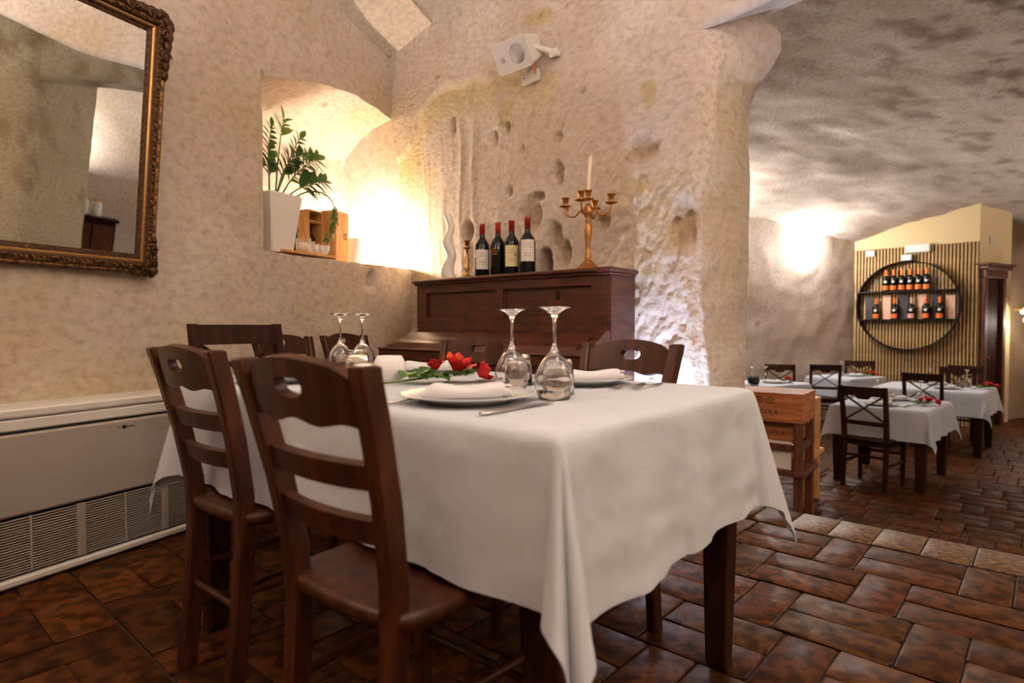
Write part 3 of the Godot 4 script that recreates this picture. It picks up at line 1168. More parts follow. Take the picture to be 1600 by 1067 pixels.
func build_mirror() -> void:
	var t := thing("wall_mirror", "large mirror in an ornate antique gold frame leaning out from the left wall", "mirror", lw(0.155, 1.17, 0.03), yaw(DL))
	t.basis = t.basis * Basis(Vector3.RIGHT, deg_to_rad(6.6))
	# local: x along the wall, y up from the lower edge of the frame, z towards the room
	var w := 0.515                                    # half the outer width
	var h := 1.13
	var g := MB.new()
	g.rbox(Vector3(0, h / 2, 0.018), Vector3(2 * w - 0.14, h - 0.14, 0.006), 0.001)
	part("mirror_glass", g, M.mirror_glass, t)
	var k := MB.new()
	k.rbox(Vector3(0, h / 2, 0.006), Vector3(2 * w - 0.03, h - 0.03, 0.014), 0.002)
	part("back_board", k, M.gilt_dark, t)
	# frame bars: a moulded profile from the outer edge to the glass (distance inwards, height)
	var profile := [[0.0, 0.0, "gilt_dark"], [0.0, 0.03, "gilt_dark"], [0.012, 0.040, "gilt_dark"], [0.02, 0.036, "gilt"], [0.03, 0.046, "gilt"], [0.046, 0.046, "gilt"], [0.054, 0.034, "gilt_dark"], [0.06, 0.034, "gilt_bright"], [0.066, 0.030, "gilt_bright"], [0.072, 0.024, "gilt_dark"], [0.088, 0.021, "gilt_dark"]]
	for side in 4:
		var bars := {}
		for i in profile.size() - 1:
			var a: Array = profile[i]
			var c: Array = profile[i + 1]
			if not bars.has(c[2]): bars[c[2]] = MB.new()
			var b: MB = bars[c[2]]
			b.group = -1
			b.quad(mirror_pt(side, 0, a, w, h), mirror_pt(side, 1, a, w, h), mirror_pt(side, 1, c, w, h), mirror_pt(side, 0, c, w, h))
		var bar := part("frame_bar", bars.gilt_dark, M.gilt_dark, t)
		part("band", bars.gilt, M.gilt, bar)
		part("fillet", bars.gilt_bright, M.gilt_bright, bar)
		# carved beading along the band
		var bead := MB.new()
		var len := (2 * w if side % 2 == 0 else h) - 0.1
		var n := int(len / 0.017)
		for i in n:
			var u := (float(i) + 0.5) / n
			var p := mirror_pt(side, 0, [0.038, 0.046, ""], w, h).lerp(mirror_pt(side, 1, [0.038, 0.046, ""], w, h), u)
			bead.lathe([Vector2(0, -0.004), Vector2(0.0075 if i % 2 else 0.0055, 0.0), Vector2(0.004, 0.005), Vector2(0, 0.0065)], 6, p, Basis(Vector3.RIGHT, PI / 2))
			var q := mirror_pt(side, 0, [0.08, 0.023, ""], w, h).lerp(mirror_pt(side, 1, [0.08, 0.023, ""], w, h), u)
			bead.lathe([Vector2(0, -0.003), Vector2(0.004, 0.0), Vector2(0, 0.0035)], 5, q, Basis(Vector3.RIGHT, PI / 2))
		var o := part("carved_beading", bead, M.gilt, bar)
		o.set_meta("kind", "stuff")
	# leafy corner pieces and the crest at the top
	for cx in [-1, 1]:
		for cy in [0, 1]:
			part("corner_ornament", scrolls(Vector3(cx * (w - 0.01), 0.012 if cy == 0 else h - 0.012, 0.032), cx, -1 if cy == 0 else 1, 0.95 if cy == 0 else 1.5), M.gilt_dark, t)
	var crest := MB.new()
	for i in 9:
		var x := (i - 4) * 0.04
		crest.lathe(leaf_profile(0.022, 0.09 - absf(i - 4) * 0.012), 8, Vector3(x, h - 0.005, 0.03), Basis(Vector3(0, 0, 1), -x * 4.0) * Basis.from_scale(Vector3(1, 1, 0.5)))
	part("crest", crest, M.gilt_dark, t)


func mirror_pt(side: int, end: int, p: Array, w: float, h: float) -> Vector3:
	var i: float = p[0]
	match side:
		0: return Vector3((-w + i) if end == 0 else (w - i), i, p[1])
		1: return Vector3(w - i, i if end == 0 else h - i, p[1])
		2: return Vector3((w - i) if end == 0 else (-w + i), h - i, p[1])
	return Vector3(-w + i, (h - i) if end == 0 else i, p[1])


func leaf_profile(r: float, l: float) -> Array:
	return [Vector2(0, 0), Vector2(r * 0.6, l * 0.12), Vector2(r, l * 0.4), Vector2(r * 0.7, l * 0.75), Vector2(0.001, l)]


func scrolls(at: Vector3, sx: int, sy: int, k: float) -> MB:      # acanthus leaves and curls that hug a frame corner
	var b := MB.new()
	for run in 2:
		var along := Vector3(-sx, 0, 0) if run == 0 else Vector3(0, -sy, 0)
		var out := Vector3(0, sy, 0) if run == 0 else Vector3(sx, 0, 0)
		for i in 6:
			var l := (0.062 - 0.005 * i) * k
			for q in [[0.20, 0.004, 0.9], [-0.35, -0.012, 0.75], [0.62, 0.006, 0.6]]:
				var dir: Vector3 = (along + out * q[0]).normalized()
				var z := Vector3(0, 0, 1)
				var bs := Basis(dir.cross(z), dir, z)
				b.lathe(leaf_profile(0.015 * k * q[2], l * q[2]), 8, at + along * (0.030 * i * k - 0.012) + out * (q[1] - 0.0015 * i) + z * 0.006, bs * Basis.from_scale(Vector3(1, 1, 0.7)))
		for i in 2:
			var pts := []
			for j in 14:
				var a := j * 0.5
				var r := (0.017 - 0.001 * j) * k
				pts.append(at + along * (0.045 + 0.06 * i) * k + out * -0.004 + Vector3(cos(a) * r, sin(a) * r, 0.014))
			b.tube(pts, 0.005 * k, 6)
	b.lathe([Vector2(0, -0.012), Vector2(0.020, -0.005), Vector2(0.016, 0.012), Vector2(0, 0.018)], 10, at + Vector3(-sx * 0.008, -sy * 0.008, 0.012), Basis(Vector3.RIGHT, PI / 2))
	return b


# ---------------------------------------------------------------- niche
func leaf_blade(b: MB, base: Vector3, dir: Vector3, up: Vector3, l: float, w: float, droop := 0.15) -> void:     # a pointed, folded leaf
	var side := dir.cross(up).normalized()
	var rows := []
	for i in 6:
		var t := i / 5.0
		var ww := w * sin(PI * pow(t, 0.75)) * 0.5 + 0.0005
		var c := base + dir * l * t - up * droop * l * t * t
		rows.append([c - side * ww + up * ww * 0.35, c, c + side * ww + up * ww * 0.35])
	for i in 5:
		for j in 2:
			b.quad(rows[i][j], rows[i + 1][j], rows[i + 1][j + 1], rows[i][j + 1])


func zz_stem(t: Node3D, path: Array, leaves: int, from: float, l: float, rnd: RandomNumberGenerator, m: Material, w := 0.46) -> void:
	var st := MB.new()
	var radii := []
	for i in path.size(): radii.append(lerpf(0.006, 0.002, float(i) / (path.size() - 1)))
	st.tube(path, radii, 6)
	var stem := part("stem", st, M.stem, t)
	for i in leaves:
		var k := lerpf(from, 0.99, float(i) / (leaves - 1)) * (path.size() - 1)
		var a := mini(int(k), path.size() - 2)
		var p: Vector3 = path[a].lerp(path[a + 1], k - a)
		var d: Vector3 = (path[a + 1] - path[a]).normalized()
		var side := d.cross(Vector3(0.3, 0.2, 1.0)).normalized() * (1.0 if i % 2 else -1.0)
		if i == leaves - 1: side = d * 0.6
		var dir := (side + d * 0.75 + Vector3(rnd.randf_range(-0.2, 0.2), rnd.randf_range(-0.1, 0.2), rnd.randf_range(-0.3, 0.3))).normalized()
		var b := MB.new()
		var size := 1.15 * l * rnd.randf_range(0.8, 1.1) * (1.0 - 0.35 * float(i) / leaves)
		leaf_blade(b, p, dir, Vector3(0.1, 0.75, 0.65).normalized(), size, size * w)
		part("leaf", b, m, stem)


func build_niche_things() -> void:
	var base := 1.372
	# tapered planter with a glossy plant
	var t := thing("potted_plant", "glossy green plant with arching stems in a tapered white planter on the niche ledge", "plant", lw(1.535, base, -0.135), yaw(DL))
	var b := MB.new()
	b.loft([rect_ring(0, 0, 0, 0.082, 0.082, 0.008), rect_ring(0, 0.33, 0, 0.122, 0.122, 0.01), rect_ring(0, 0.34, 0, 0.118, 0.118, 0.01), rect_ring(0, 0.34, 0, 0.106, 0.106, 0.01), rect_ring(0, 0.3, 0, 0.10, 0.10, 0.01)])
	for i in b.g.size(): b.g[i] = -1
	part("planter", b, M.white_ceramic, t)
	var so := MB.new()
	so.rbox(Vector3(0, 0.312, 0), Vector3(0.205, 0.02, 0.205), 0.006)
	part("soil", so, M.soil, t)
	var rnd := RandomNumberGenerator.new()
	rnd.seed = 8
	var y := 0.32
	zz_stem(t, curve([Vector3(0.02, y, 0.0), Vector3(0.03, 0.52, 0.01), Vector3(0.045, 0.68, 0.02), Vector3(0.06, 0.80, 0.03)], 5), 13, 0.7, 0.13, rnd, M.leaf_light, 0.22)
	zz_stem(t, curve([Vector3(0.03, y, 0.02), Vector3(0.09, 0.44, 0.05), Vector3(0.17, 0.54, 0.08), Vector3(0.26, 0.60, 0.10)], 5), 21, 0.3, 0.13, rnd, M.leaf)
	zz_stem(t, curve([Vector3(0.0, y, 0.02), Vector3(0.06, 0.47, 0.03), Vector3(0.11, 0.60, 0.04), Vector3(0.17, 0.72, 0.05)], 5), 17, 0.35, 0.10, rnd, M.leaf)
	zz_stem(t, curve([Vector3(-0.05, y, 0.03), Vector3(-0.07, 0.45, 0.05), Vector3(-0.08, 0.58, 0.06), Vector3(-0.06, 0.72, 0.06)], 5), 21, 0.3, 0.10, rnd, M.leaf)
	zz_stem(t, curve([Vector3(-0.02, y, 0.05), Vector3(-0.01, 0.45, 0.09), Vector3(0.03, 0.54, 0.12), Vector3(0.10, 0.58, 0.14)], 5), 17, 0.3, 0.11, rnd, M.leaf_dark)
	zz_stem(t, curve([Vector3(0.05, y, 0.03), Vector3(0.13, 0.40, 0.08), Vector3(0.22, 0.44, 0.10), Vector3(0.31, 0.47, 0.11)], 5), 17, 0.35, 0.12, rnd, M.leaf_dark)
	zz_stem(t, curve([Vector3(-0.05, y, -0.03), Vector3(-0.09, 0.44, -0.01), Vector3(-0.13, 0.52, 0.01), Vector3(-0.15, 0.62, 0.02)], 5), 13, 0.4, 0.10, rnd, M.leaf_light)
	zz_stem(t, curve([Vector3(0.08, y, 0.06), Vector3(0.16, 0.38, 0.10), Vector3(0.27, 0.40, 0.12), Vector3(0.36, 0.36, 0.13), Vector3(0.39, 0.26, 0.13), Vector3(0.37, 0.16, 0.12), Vector3(0.33, 0.12, 0.12)], 4), 20, 0.55, 0.055, rnd, M.leaf_dark, 0.5)
	# small wooden plank under the jars
	var pl := MB.new()
	pl.rbox(Vector3(0, 0.008, 0), Vector3(0.42, 0.016, 0.13), 0.003)
	lone("ledge_board", pl, M.pine_wood, "thin wooden board on the niche ledge under the candle jars", "board", lw(1.72, base - 0.002, -0.072), yaw(DL))
	# dark bottle, open box with a bottle, upright box, crumpled glass bowl, jars
	var bt := thing("wine_bottle", "dark wine bottle half hidden behind the white planter in the niche", "bottle", lw(1.80, base, -0.25), 0.0)
	bottle_parts(bt, 0.32, 0.038, M.black_plastic, null, [])
	var ob := thing("wine_box", "open wooden wine box standing upright in the niche with a bottle inside", "box", lw(2.0, base, -0.30), yaw(DL))
	var fr := MB.new()
	for s in [-1, 1]: fr.rbox(Vector3(s * 0.062, 0.17, 0), Vector3(0.012, 0.34, 0.11), 0.002)
	for s in [0, 1]: fr.rbox(Vector3(0, 0.006 + s * 0.328, 0), Vector3(0.112, 0.012, 0.11), 0.002)
	fr.rbox(Vector3(0, 0.265, 0), Vector3(0.112, 0.012, 0.1), 0.002)
	part("box_frame", fr, M.pine_wood, ob)
	var bk := MB.new()
	bk.rbox(Vector3(0, 0.17, -0.052), Vector3(0.112, 0.318, 0.006), 0.001)
	part("back_panel", bk, M.dark_wood, ob)
	var b2 := thing("wine_bottle", "dark bottle with a pale label standing inside the open wooden wine box", "bottle", lw(2.0, base + 0.013, -0.30), yaw(DL))
	bottle_parts(b2, 0.245, 0.034, M.black_plastic, M.paper, [0.03, 0.09, M.paper])
	var ub := thing("wine_box", "closed upright wooden wine box with a burnt mark in the niche", "box", lw(2.15, base, -0.215), yaw(DL) + 0.12)
	var u := MB.new()
	u.rbox(Vector3(0, 0.175, 0), Vector3(0.165, 0.35, 0.11), 0.003)
	part("box_body", u, M.pine_wood, ub)
	var lid := MB.new()
	lid.rbox(Vector3(0, 0.175, 0.057), Vector3(0.15, 0.335, 0.006), 0.001)
	var ld := part("sliding_lid", lid, M.pine_wood, ub)
	var mk := MB.new()
	mk.rbox(Vector3(0.02, 0.185, 0.0605), Vector3(0.008, 0.03, 0.0012), 0.0002)
	mk.rbox(Vector3(0.032, 0.20, 0.0605), Vector3(0.026, 0.007, 0.0012), 0.0002)
	mk.rbox(Vector3(0.04, 0.183, 0.0605), Vector3(0.007, 0.03, 0.0012), 0.0002)
	mk.rbox(Vector3(0.032, 0.165, 0.0605), Vector3(0.03, 0.006, 0.0012), 0.0002)
	part("burnt_mark", mk, M.burnt_print, ld)
	var gv := thing("glass_vase", "small milky glass vase at the right of the upright wine box", "vase", lw(2.33, base, -0.2), 0.0)
	var gb := MB.new()
	gb.lathe([Vector2(0, 0), Vector2(0.042, 0), Vector2(0.05, 0.03), Vector2(0.05, 0.15), Vector2(0.042, 0.19), Vector2(0.038, 0.19), Vector2(0.044, 0.15), Vector2(0.044, 0.03), Vector2(0, 0.01)], 20)
	part("vase_body", gb, M.frosted, gv)
	var jar := thing("candle_jar", "short glass jar holding a cream candle at the front of the niche", "candle", lw(1.70, base + 0.015, -0.06), 0.0)
	var jb := MB.new()
	jb.lathe([Vector2(0, 0), Vector2(0.044, 0), Vector2(0.046, 0.085), Vector2(0.043, 0.085), Vector2(0.041, 0.006), Vector2(0, 0.006)], 20)
	part("glass_body", jb, M.thin_glass, jar)
	var jc := MB.new()
	jc.lathe([Vector2(0, 0.007), Vector2(0.039, 0.007), Vector2(0.039, 0.05), Vector2(0, 0.052)], 20)
	part("wax", jc, M.candle_wax, jar)
	var j2 := thing("candle_jar", "frosted glass candle jar between the cream candle and the crystal bowl", "candle", lw(1.83, base + 0.0, -0.2), 0.0)
	var j2b := MB.new()
	j2b.lathe([Vector2(0, 0), Vector2(0.04, 0), Vector2(0.042, 0.09), Vector2(0.038, 0.1), Vector2(0.034, 0.1), Vector2(0.036, 0.01), Vector2(0, 0.01)], 20)
	part("glass_body", j2b, M.frosted, j2)
	var cr := thing("crystal_bowl", "small rippled crystal bowl in front of the wooden boxes in the niche", "bowl", lw(1.87, base + 0.015, -0.08), 0.0)
	var cb := MB.new()
	cb.group = -1
	var rings := []
	for i in 6:
		var ring := []
		for j in 16:
			var a := TAU * j / 16
			var r: float = [0.024, 0.036, 0.046, 0.05, 0.044, 0.03][i] * (1.0 + (0.18 if j % 2 else -0.1))
			ring.append(Vector3(cos(a) * r, [0, 0.015, 0.035, 0.062, 0.055, 0.02][i] + (0.008 if j % 4 == 0 and i == 3 else 0.0), sin(a) * r))
		rings.append(ring)
	cb.loft(rings)
	part("bowl_body", cb, M.frosted, cr)


func bottle_parts(t: Node3D, h: float, r: float, capsule: Material, label: Material, spec: Array, foil_from := 0.80) -> void:
	# spec: label's lower edge, its height, its material
	var b := MB.new()
	b.lathe([Vector2(0, 0.004), Vector2(r * 0.8, 0), Vector2(r, h * 0.02), Vector2(r, h * 0.56), Vector2(r * 0.93, h * 0.62), Vector2(r * 0.66, h * 0.68), Vector2(r * 0.40, h * 0.73), Vector2(r * 0.35, h * 0.78), Vector2(r * 0.34, h * 0.985), Vector2(0, h * 0.985)], 24)
	part("bottle_glass", b, M.wine_bottle, t)
	var c := MB.new()
	c.lathe([Vector2(r * 0.36, h * foil_from), Vector2(r * 0.385, h * foil_from), Vector2(r * 0.375, h * 0.95), Vector2(r * 0.42, h * 0.96), Vector2(r * 0.41, h * 0.995), Vector2(0, h), Vector2(0, h * foil_from)], 20)
	part("capsule", c, capsule, t)
	if label:
		var l := label_wrap(r + 0.0006, spec[0], spec[1], 1.9)
		part("label", l, spec[2], t)


func label_wrap(r: float, y: float, h: float, arc: float, turn := 0.0) -> MB:     # a paper label round a bottle, facing local +z
	var b := MB.new()
	for i in 14:
		var a := PI / 2 + turn + arc * (i / 14.0 - 0.5)
		var c := PI / 2 + turn + arc * ((i + 1) / 14.0 - 0.5)
		var p := Vector3(cos(a) * r, y, sin(a) * r)
		var q := Vector3(cos(c) * r, y, sin(c) * r)
		b.quad(q, q + Vector3(0, h, 0), p + Vector3(0, h, 0), p)
	return b


func build_speaker() -> void:
	# white loudspeaker on a wall bracket, with its junction box and cable
	var at := bw(1.27, 2.525, 0.17)
	var out := (p3(-1.45, 1.2, 1.85) - at).normalized()
	var t := thing("loudspeaker", "white rectangular loudspeaker tilted down on a bracket high on the back wall", "speaker", at, 0.0)
	var z := out
	var x := Vector3.UP.cross(z).normalized()
	x = (Basis(z, -0.30) * -x) * -1.0
	x = x.rotated(z, 0.30)
	t.basis = Basis(x, z.cross(x), z)
	var b := MB.new()
	b.loft([rect_ring(0, -0.10, 0, 0.095, 0.062, 0.01), rect_ring(0, 0.05, 0, 0.12, 0.082, 0.012), rect_ring(0, 0.07, 0, 0.125, 0.085, 0.012)])
	for i in b.g.size(): b.g[i] = -1
	for i in b.v.size(): b.v[i] = Vector3(b.v[i].x, -b.v[i].z, b.v[i].y)
	b.turn_out(0)
	part("cabinet", b, M.white_plastic, t)
	var g := MB.new()
	g.rbox(Vector3(0, 0, 0.071), Vector3(0.232, 0.152, 0.006), 0.003)
	var gr := part("grille", g, M.grey_mesh, t)
	var w := MB.new()
	w.lathe([Vector2(0.0, 0.0), Vector2(0.05, 0.0), Vector2(0.054, 0.002), Vector2(0.054, 0.003), Vector2(0, 0.003)], 24, Vector3(0.045, 0, 0.0735), Basis(Vector3.RIGHT, PI / 2))
	w.lathe([Vector2(0.0, 0.0), Vector2(0.016, 0.0), Vector2(0.016, 0.003), Vector2(0, 0.003)], 16, Vector3(-0.065, -0.01, 0.0735), Basis(Vector3.RIGHT, PI / 2))
	part("driver", w, M.grey_cone, gr)
	var k := MB.new()
	var hinge := t.basis.inverse() * (bw(1.45, 2.53, 0.0) - at)
	k.bar(Vector3(0.09, 0.01, -0.02), hinge, 0.03, 0.03, 0.006)
	k.lathe([Vector2(0, -0.02), Vector2(0.028, -0.02), Vector2(0.03, 0.0), Vector2(0.028, 0.02), Vector2(0, 0.02)], 16, hinge * 0.78 + Vector3(0.02, 0, 0))
	part("bracket", k, M.white_plastic, t)
	var j := thing("junction_box", "small white wall box below the loudspeaker where the cable enters", "socket", bw(1.255, 2.40, 0.012), yaw(DB))
	var jb := MB.new()
	jb.rbox(Vector3(0, 0.035, 0.012), Vector3(0.13, 0.066, 0.03), 0.005, Basis(Vector3(0, 0, 1), 0.10))
	part("box_body", jb, M.white_plastic, j)
	var sc := MB.new()
	sc.lathe([Vector2(0, 0), Vector2(0.005, 0), Vector2(0, 0.002)], 8, Vector3(-0.04, 0.033, 0.027), Basis(Vector3.RIGHT, PI / 2))
	part("screw", sc, M.black_plastic, j)
	var c := MB.new()
	c.tube(curve([bw(1.31, 2.50, 0.09), bw(1.325, 2.475, 0.08), bw(1.30, 2.45, 0.05), bw(1.285, 2.44, 0.03)], 5), 0.006, 8)
	lone("speaker_cable", c, M.orange_cable, "short orange cable from the loudspeaker to the white wall box", "cable")


# ---------------------------------------------------------------- piano and what stands on it
const PF := Vector2(0.507, 3.024)                     # right front corner of the piano's case

func pn(s: float, h: float, back := 0.12) -> Vector3:  # along the piano from its right end, back from its face
	return at2(PF - TU * s + TV * back, h)


func build_piano() -> void:
	# local: x along the case from its left end to its right, z towards the player, y up
	var t := thing("upright_piano", "old dark brown upright piano against the back wall", "piano", at2(PF - TU * 0.7425, 0.0), yaw(TU))
	var w := 1.465
	var lid := MB.new()
	lid.rbox(Vector3(0, 1.222, -0.115), Vector3(1.5, 0.024, 0.29), 0.008)
	lid.rbox(Vector3(0, 1.204, -0.117), Vector3(1.48, 0.014, 0.272), 0.005)
	part("lid", lid, M.piano_wood, t)
	for s in [-1, 1]:
		var c := MB.new()
		c.rbox(Vector3(s * (w / 2 - 0.02), 0.6, -0.125), Vector3(0.04, 1.195, 0.25), 0.004)
		part("side_panel", c, M.piano_wood, t)
		var a := MB.new()
		var arm := []
		for q in [[-0.01, 0.66], [0.27, 0.66], [0.29, 0.70], [0.285, 0.79], [0.25, 0.82], [0.12, 0.86], [0.05, 0.905], [0.02, 0.915], [-0.01, 0.90]]: arm.append(Vector2(q[0], q[1]))
		a.prism(PackedVector2Array(arm), -0.022, 0.022, Basis(Vector3(0, 0, 1), Vector3.UP, Vector3(-1, 0, 0)), Vector3(s * (w / 2 - 0.026), 0, 0))
		part("key_cheek", a, M.piano_wood, t)
		var l := MB.new()
		l.loft([rect_ring(s * 0.66, 0.0, 0.22, 0.035, 0.035), rect_ring(s * 0.66, 0.1, 0.22, 0.028, 0.028), rect_ring(s * 0.66, 0.5, 0.22, 0.032, 0.032), rect_ring(s * 0.66, 0.655, 0.2, 0.035, 0.05)])
		part("leg", l, M.piano_wood, t)
	var back := MB.new()
	back.rbox(Vector3(0, 0.6, -0.235), Vector3(w - 0.04, 1.18, 0.02), 0.002)
	part("back_board", back, M.piano_wood, t)
	# upper front: a framed board with two sunk panels
	var f := MB.new()
	var z := -0.016
	f.rbox(Vector3(0, 1.172, z), Vector3(w - 0.08, 0.052, 0.03), 0.003)
	f.rbox(Vector3(0, 0.94, z), Vector3(w - 0.08, 0.085, 0.03), 0.003)
	for x in [[-0.68, 0.06], [-0.02, 0.055], [0.66, 0.10]]:
		f.rbox(Vector3(x[0], 1.06, z), Vector3(x[1], 0.19, 0.03), 0.003)
	part("front_frame", f, M.piano_wood, t)
	for p in [[-0.35, 0.62], [0.31, 0.60]]:
		var s := MB.new()
		s.rbox(Vector3(p[0], 1.065, -0.033), Vector3(p[1] + 0.02, 0.18, 0.01), 0.002)
		var pan := part("sunk_panel", s, M.piano_wood, t)
		var m := MB.new()
		m.bar(Vector3(p[0] - p[1] / 2, 1.143, -0.024), Vector3(p[0] + p[1] / 2, 1.143, -0.024), 0.012, 0.01)
		m.bar(Vector3(p[0] - p[1] / 2, 0.985, -0.024), Vector3(p[0] + p[1] / 2, 0.985, -0.024), 0.012, 0.01)
		for e in [-1, 1]: m.bar(Vector3(p[0] + e * p[1] / 2, 0.985, -0.024), Vector3(p[0] + e * p[1] / 2, 1.143, -0.024), 0.012, 0.01)
		part("moulding", m, M.piano_wood, pan)
	var k := MB.new()
	k.lathe([Vector2(0, 0), Vector2(0.016, 0.0), Vector2(0.012, 0.006), Vector2(0, 0.008)], 12, Vector3(0.385, 1.10, -0.03), Basis(Vector3.RIGHT, PI / 2) * Basis.from_scale(Vector3(1, 1, 1.9)))
	part("keyhole_plate", k, M.dark_wood, t)
	# key bed, closed fall and the shelf in front of it
	var bed := MB.new()
	bed.rbox(Vector3(0, 0.695, 0.14), Vector3(w - 0.01, 0.07, 0.30), 0.006)
	bed.rbox(Vector3(0, 0.76, 0.286), Vector3(1.5, 0.06, 0.028), 0.005)
	bed.rbox(Vector3(0, 0.795, 0.283), Vector3(1.51, 0.016, 0.05), 0.006)
	part("key_bed", bed, M.piano_wood, t)
	var fall := MB.new()
	var prof := PackedVector2Array([Vector2(0.0, 0.73), Vector2(0.262, 0.73), Vector2(0.262, 0.80), Vector2(0.235, 0.835), Vector2(0.20, 0.85), Vector2(0.16, 0.853), Vector2(0.13, 0.872), Vector2(0.09, 0.895), Vector2(0.05, 0.90), Vector2(0.0, 0.90)])
	fall.prism(prof, -w / 2 + 0.05, w / 2 - 0.05, Basis(Vector3(0, 0, 1), Vector3.UP, Vector3(-1, 0, 0)))
	part("key_lid", fall, M.piano_wood, t)
	var low := MB.new()
	low.rbox(Vector3(0, 0.36, -0.03), Vector3(w - 0.08, 0.58, 0.02), 0.004)
	low.rbox(Vector3(0, 0.05, -0.02), Vector3(w - 0.04, 0.1, 0.06), 0.006)
	part("lower_panel", low, M.piano_wood, t)
	for x in [-0.05, 0.05]:
		var p := MB.new()
		p.bar(Vector3(x, 0.07, -0.02), Vector3(x, 0.05, 0.09), 0.035, 0.012)
		part("pedal", p, M.brass, t)


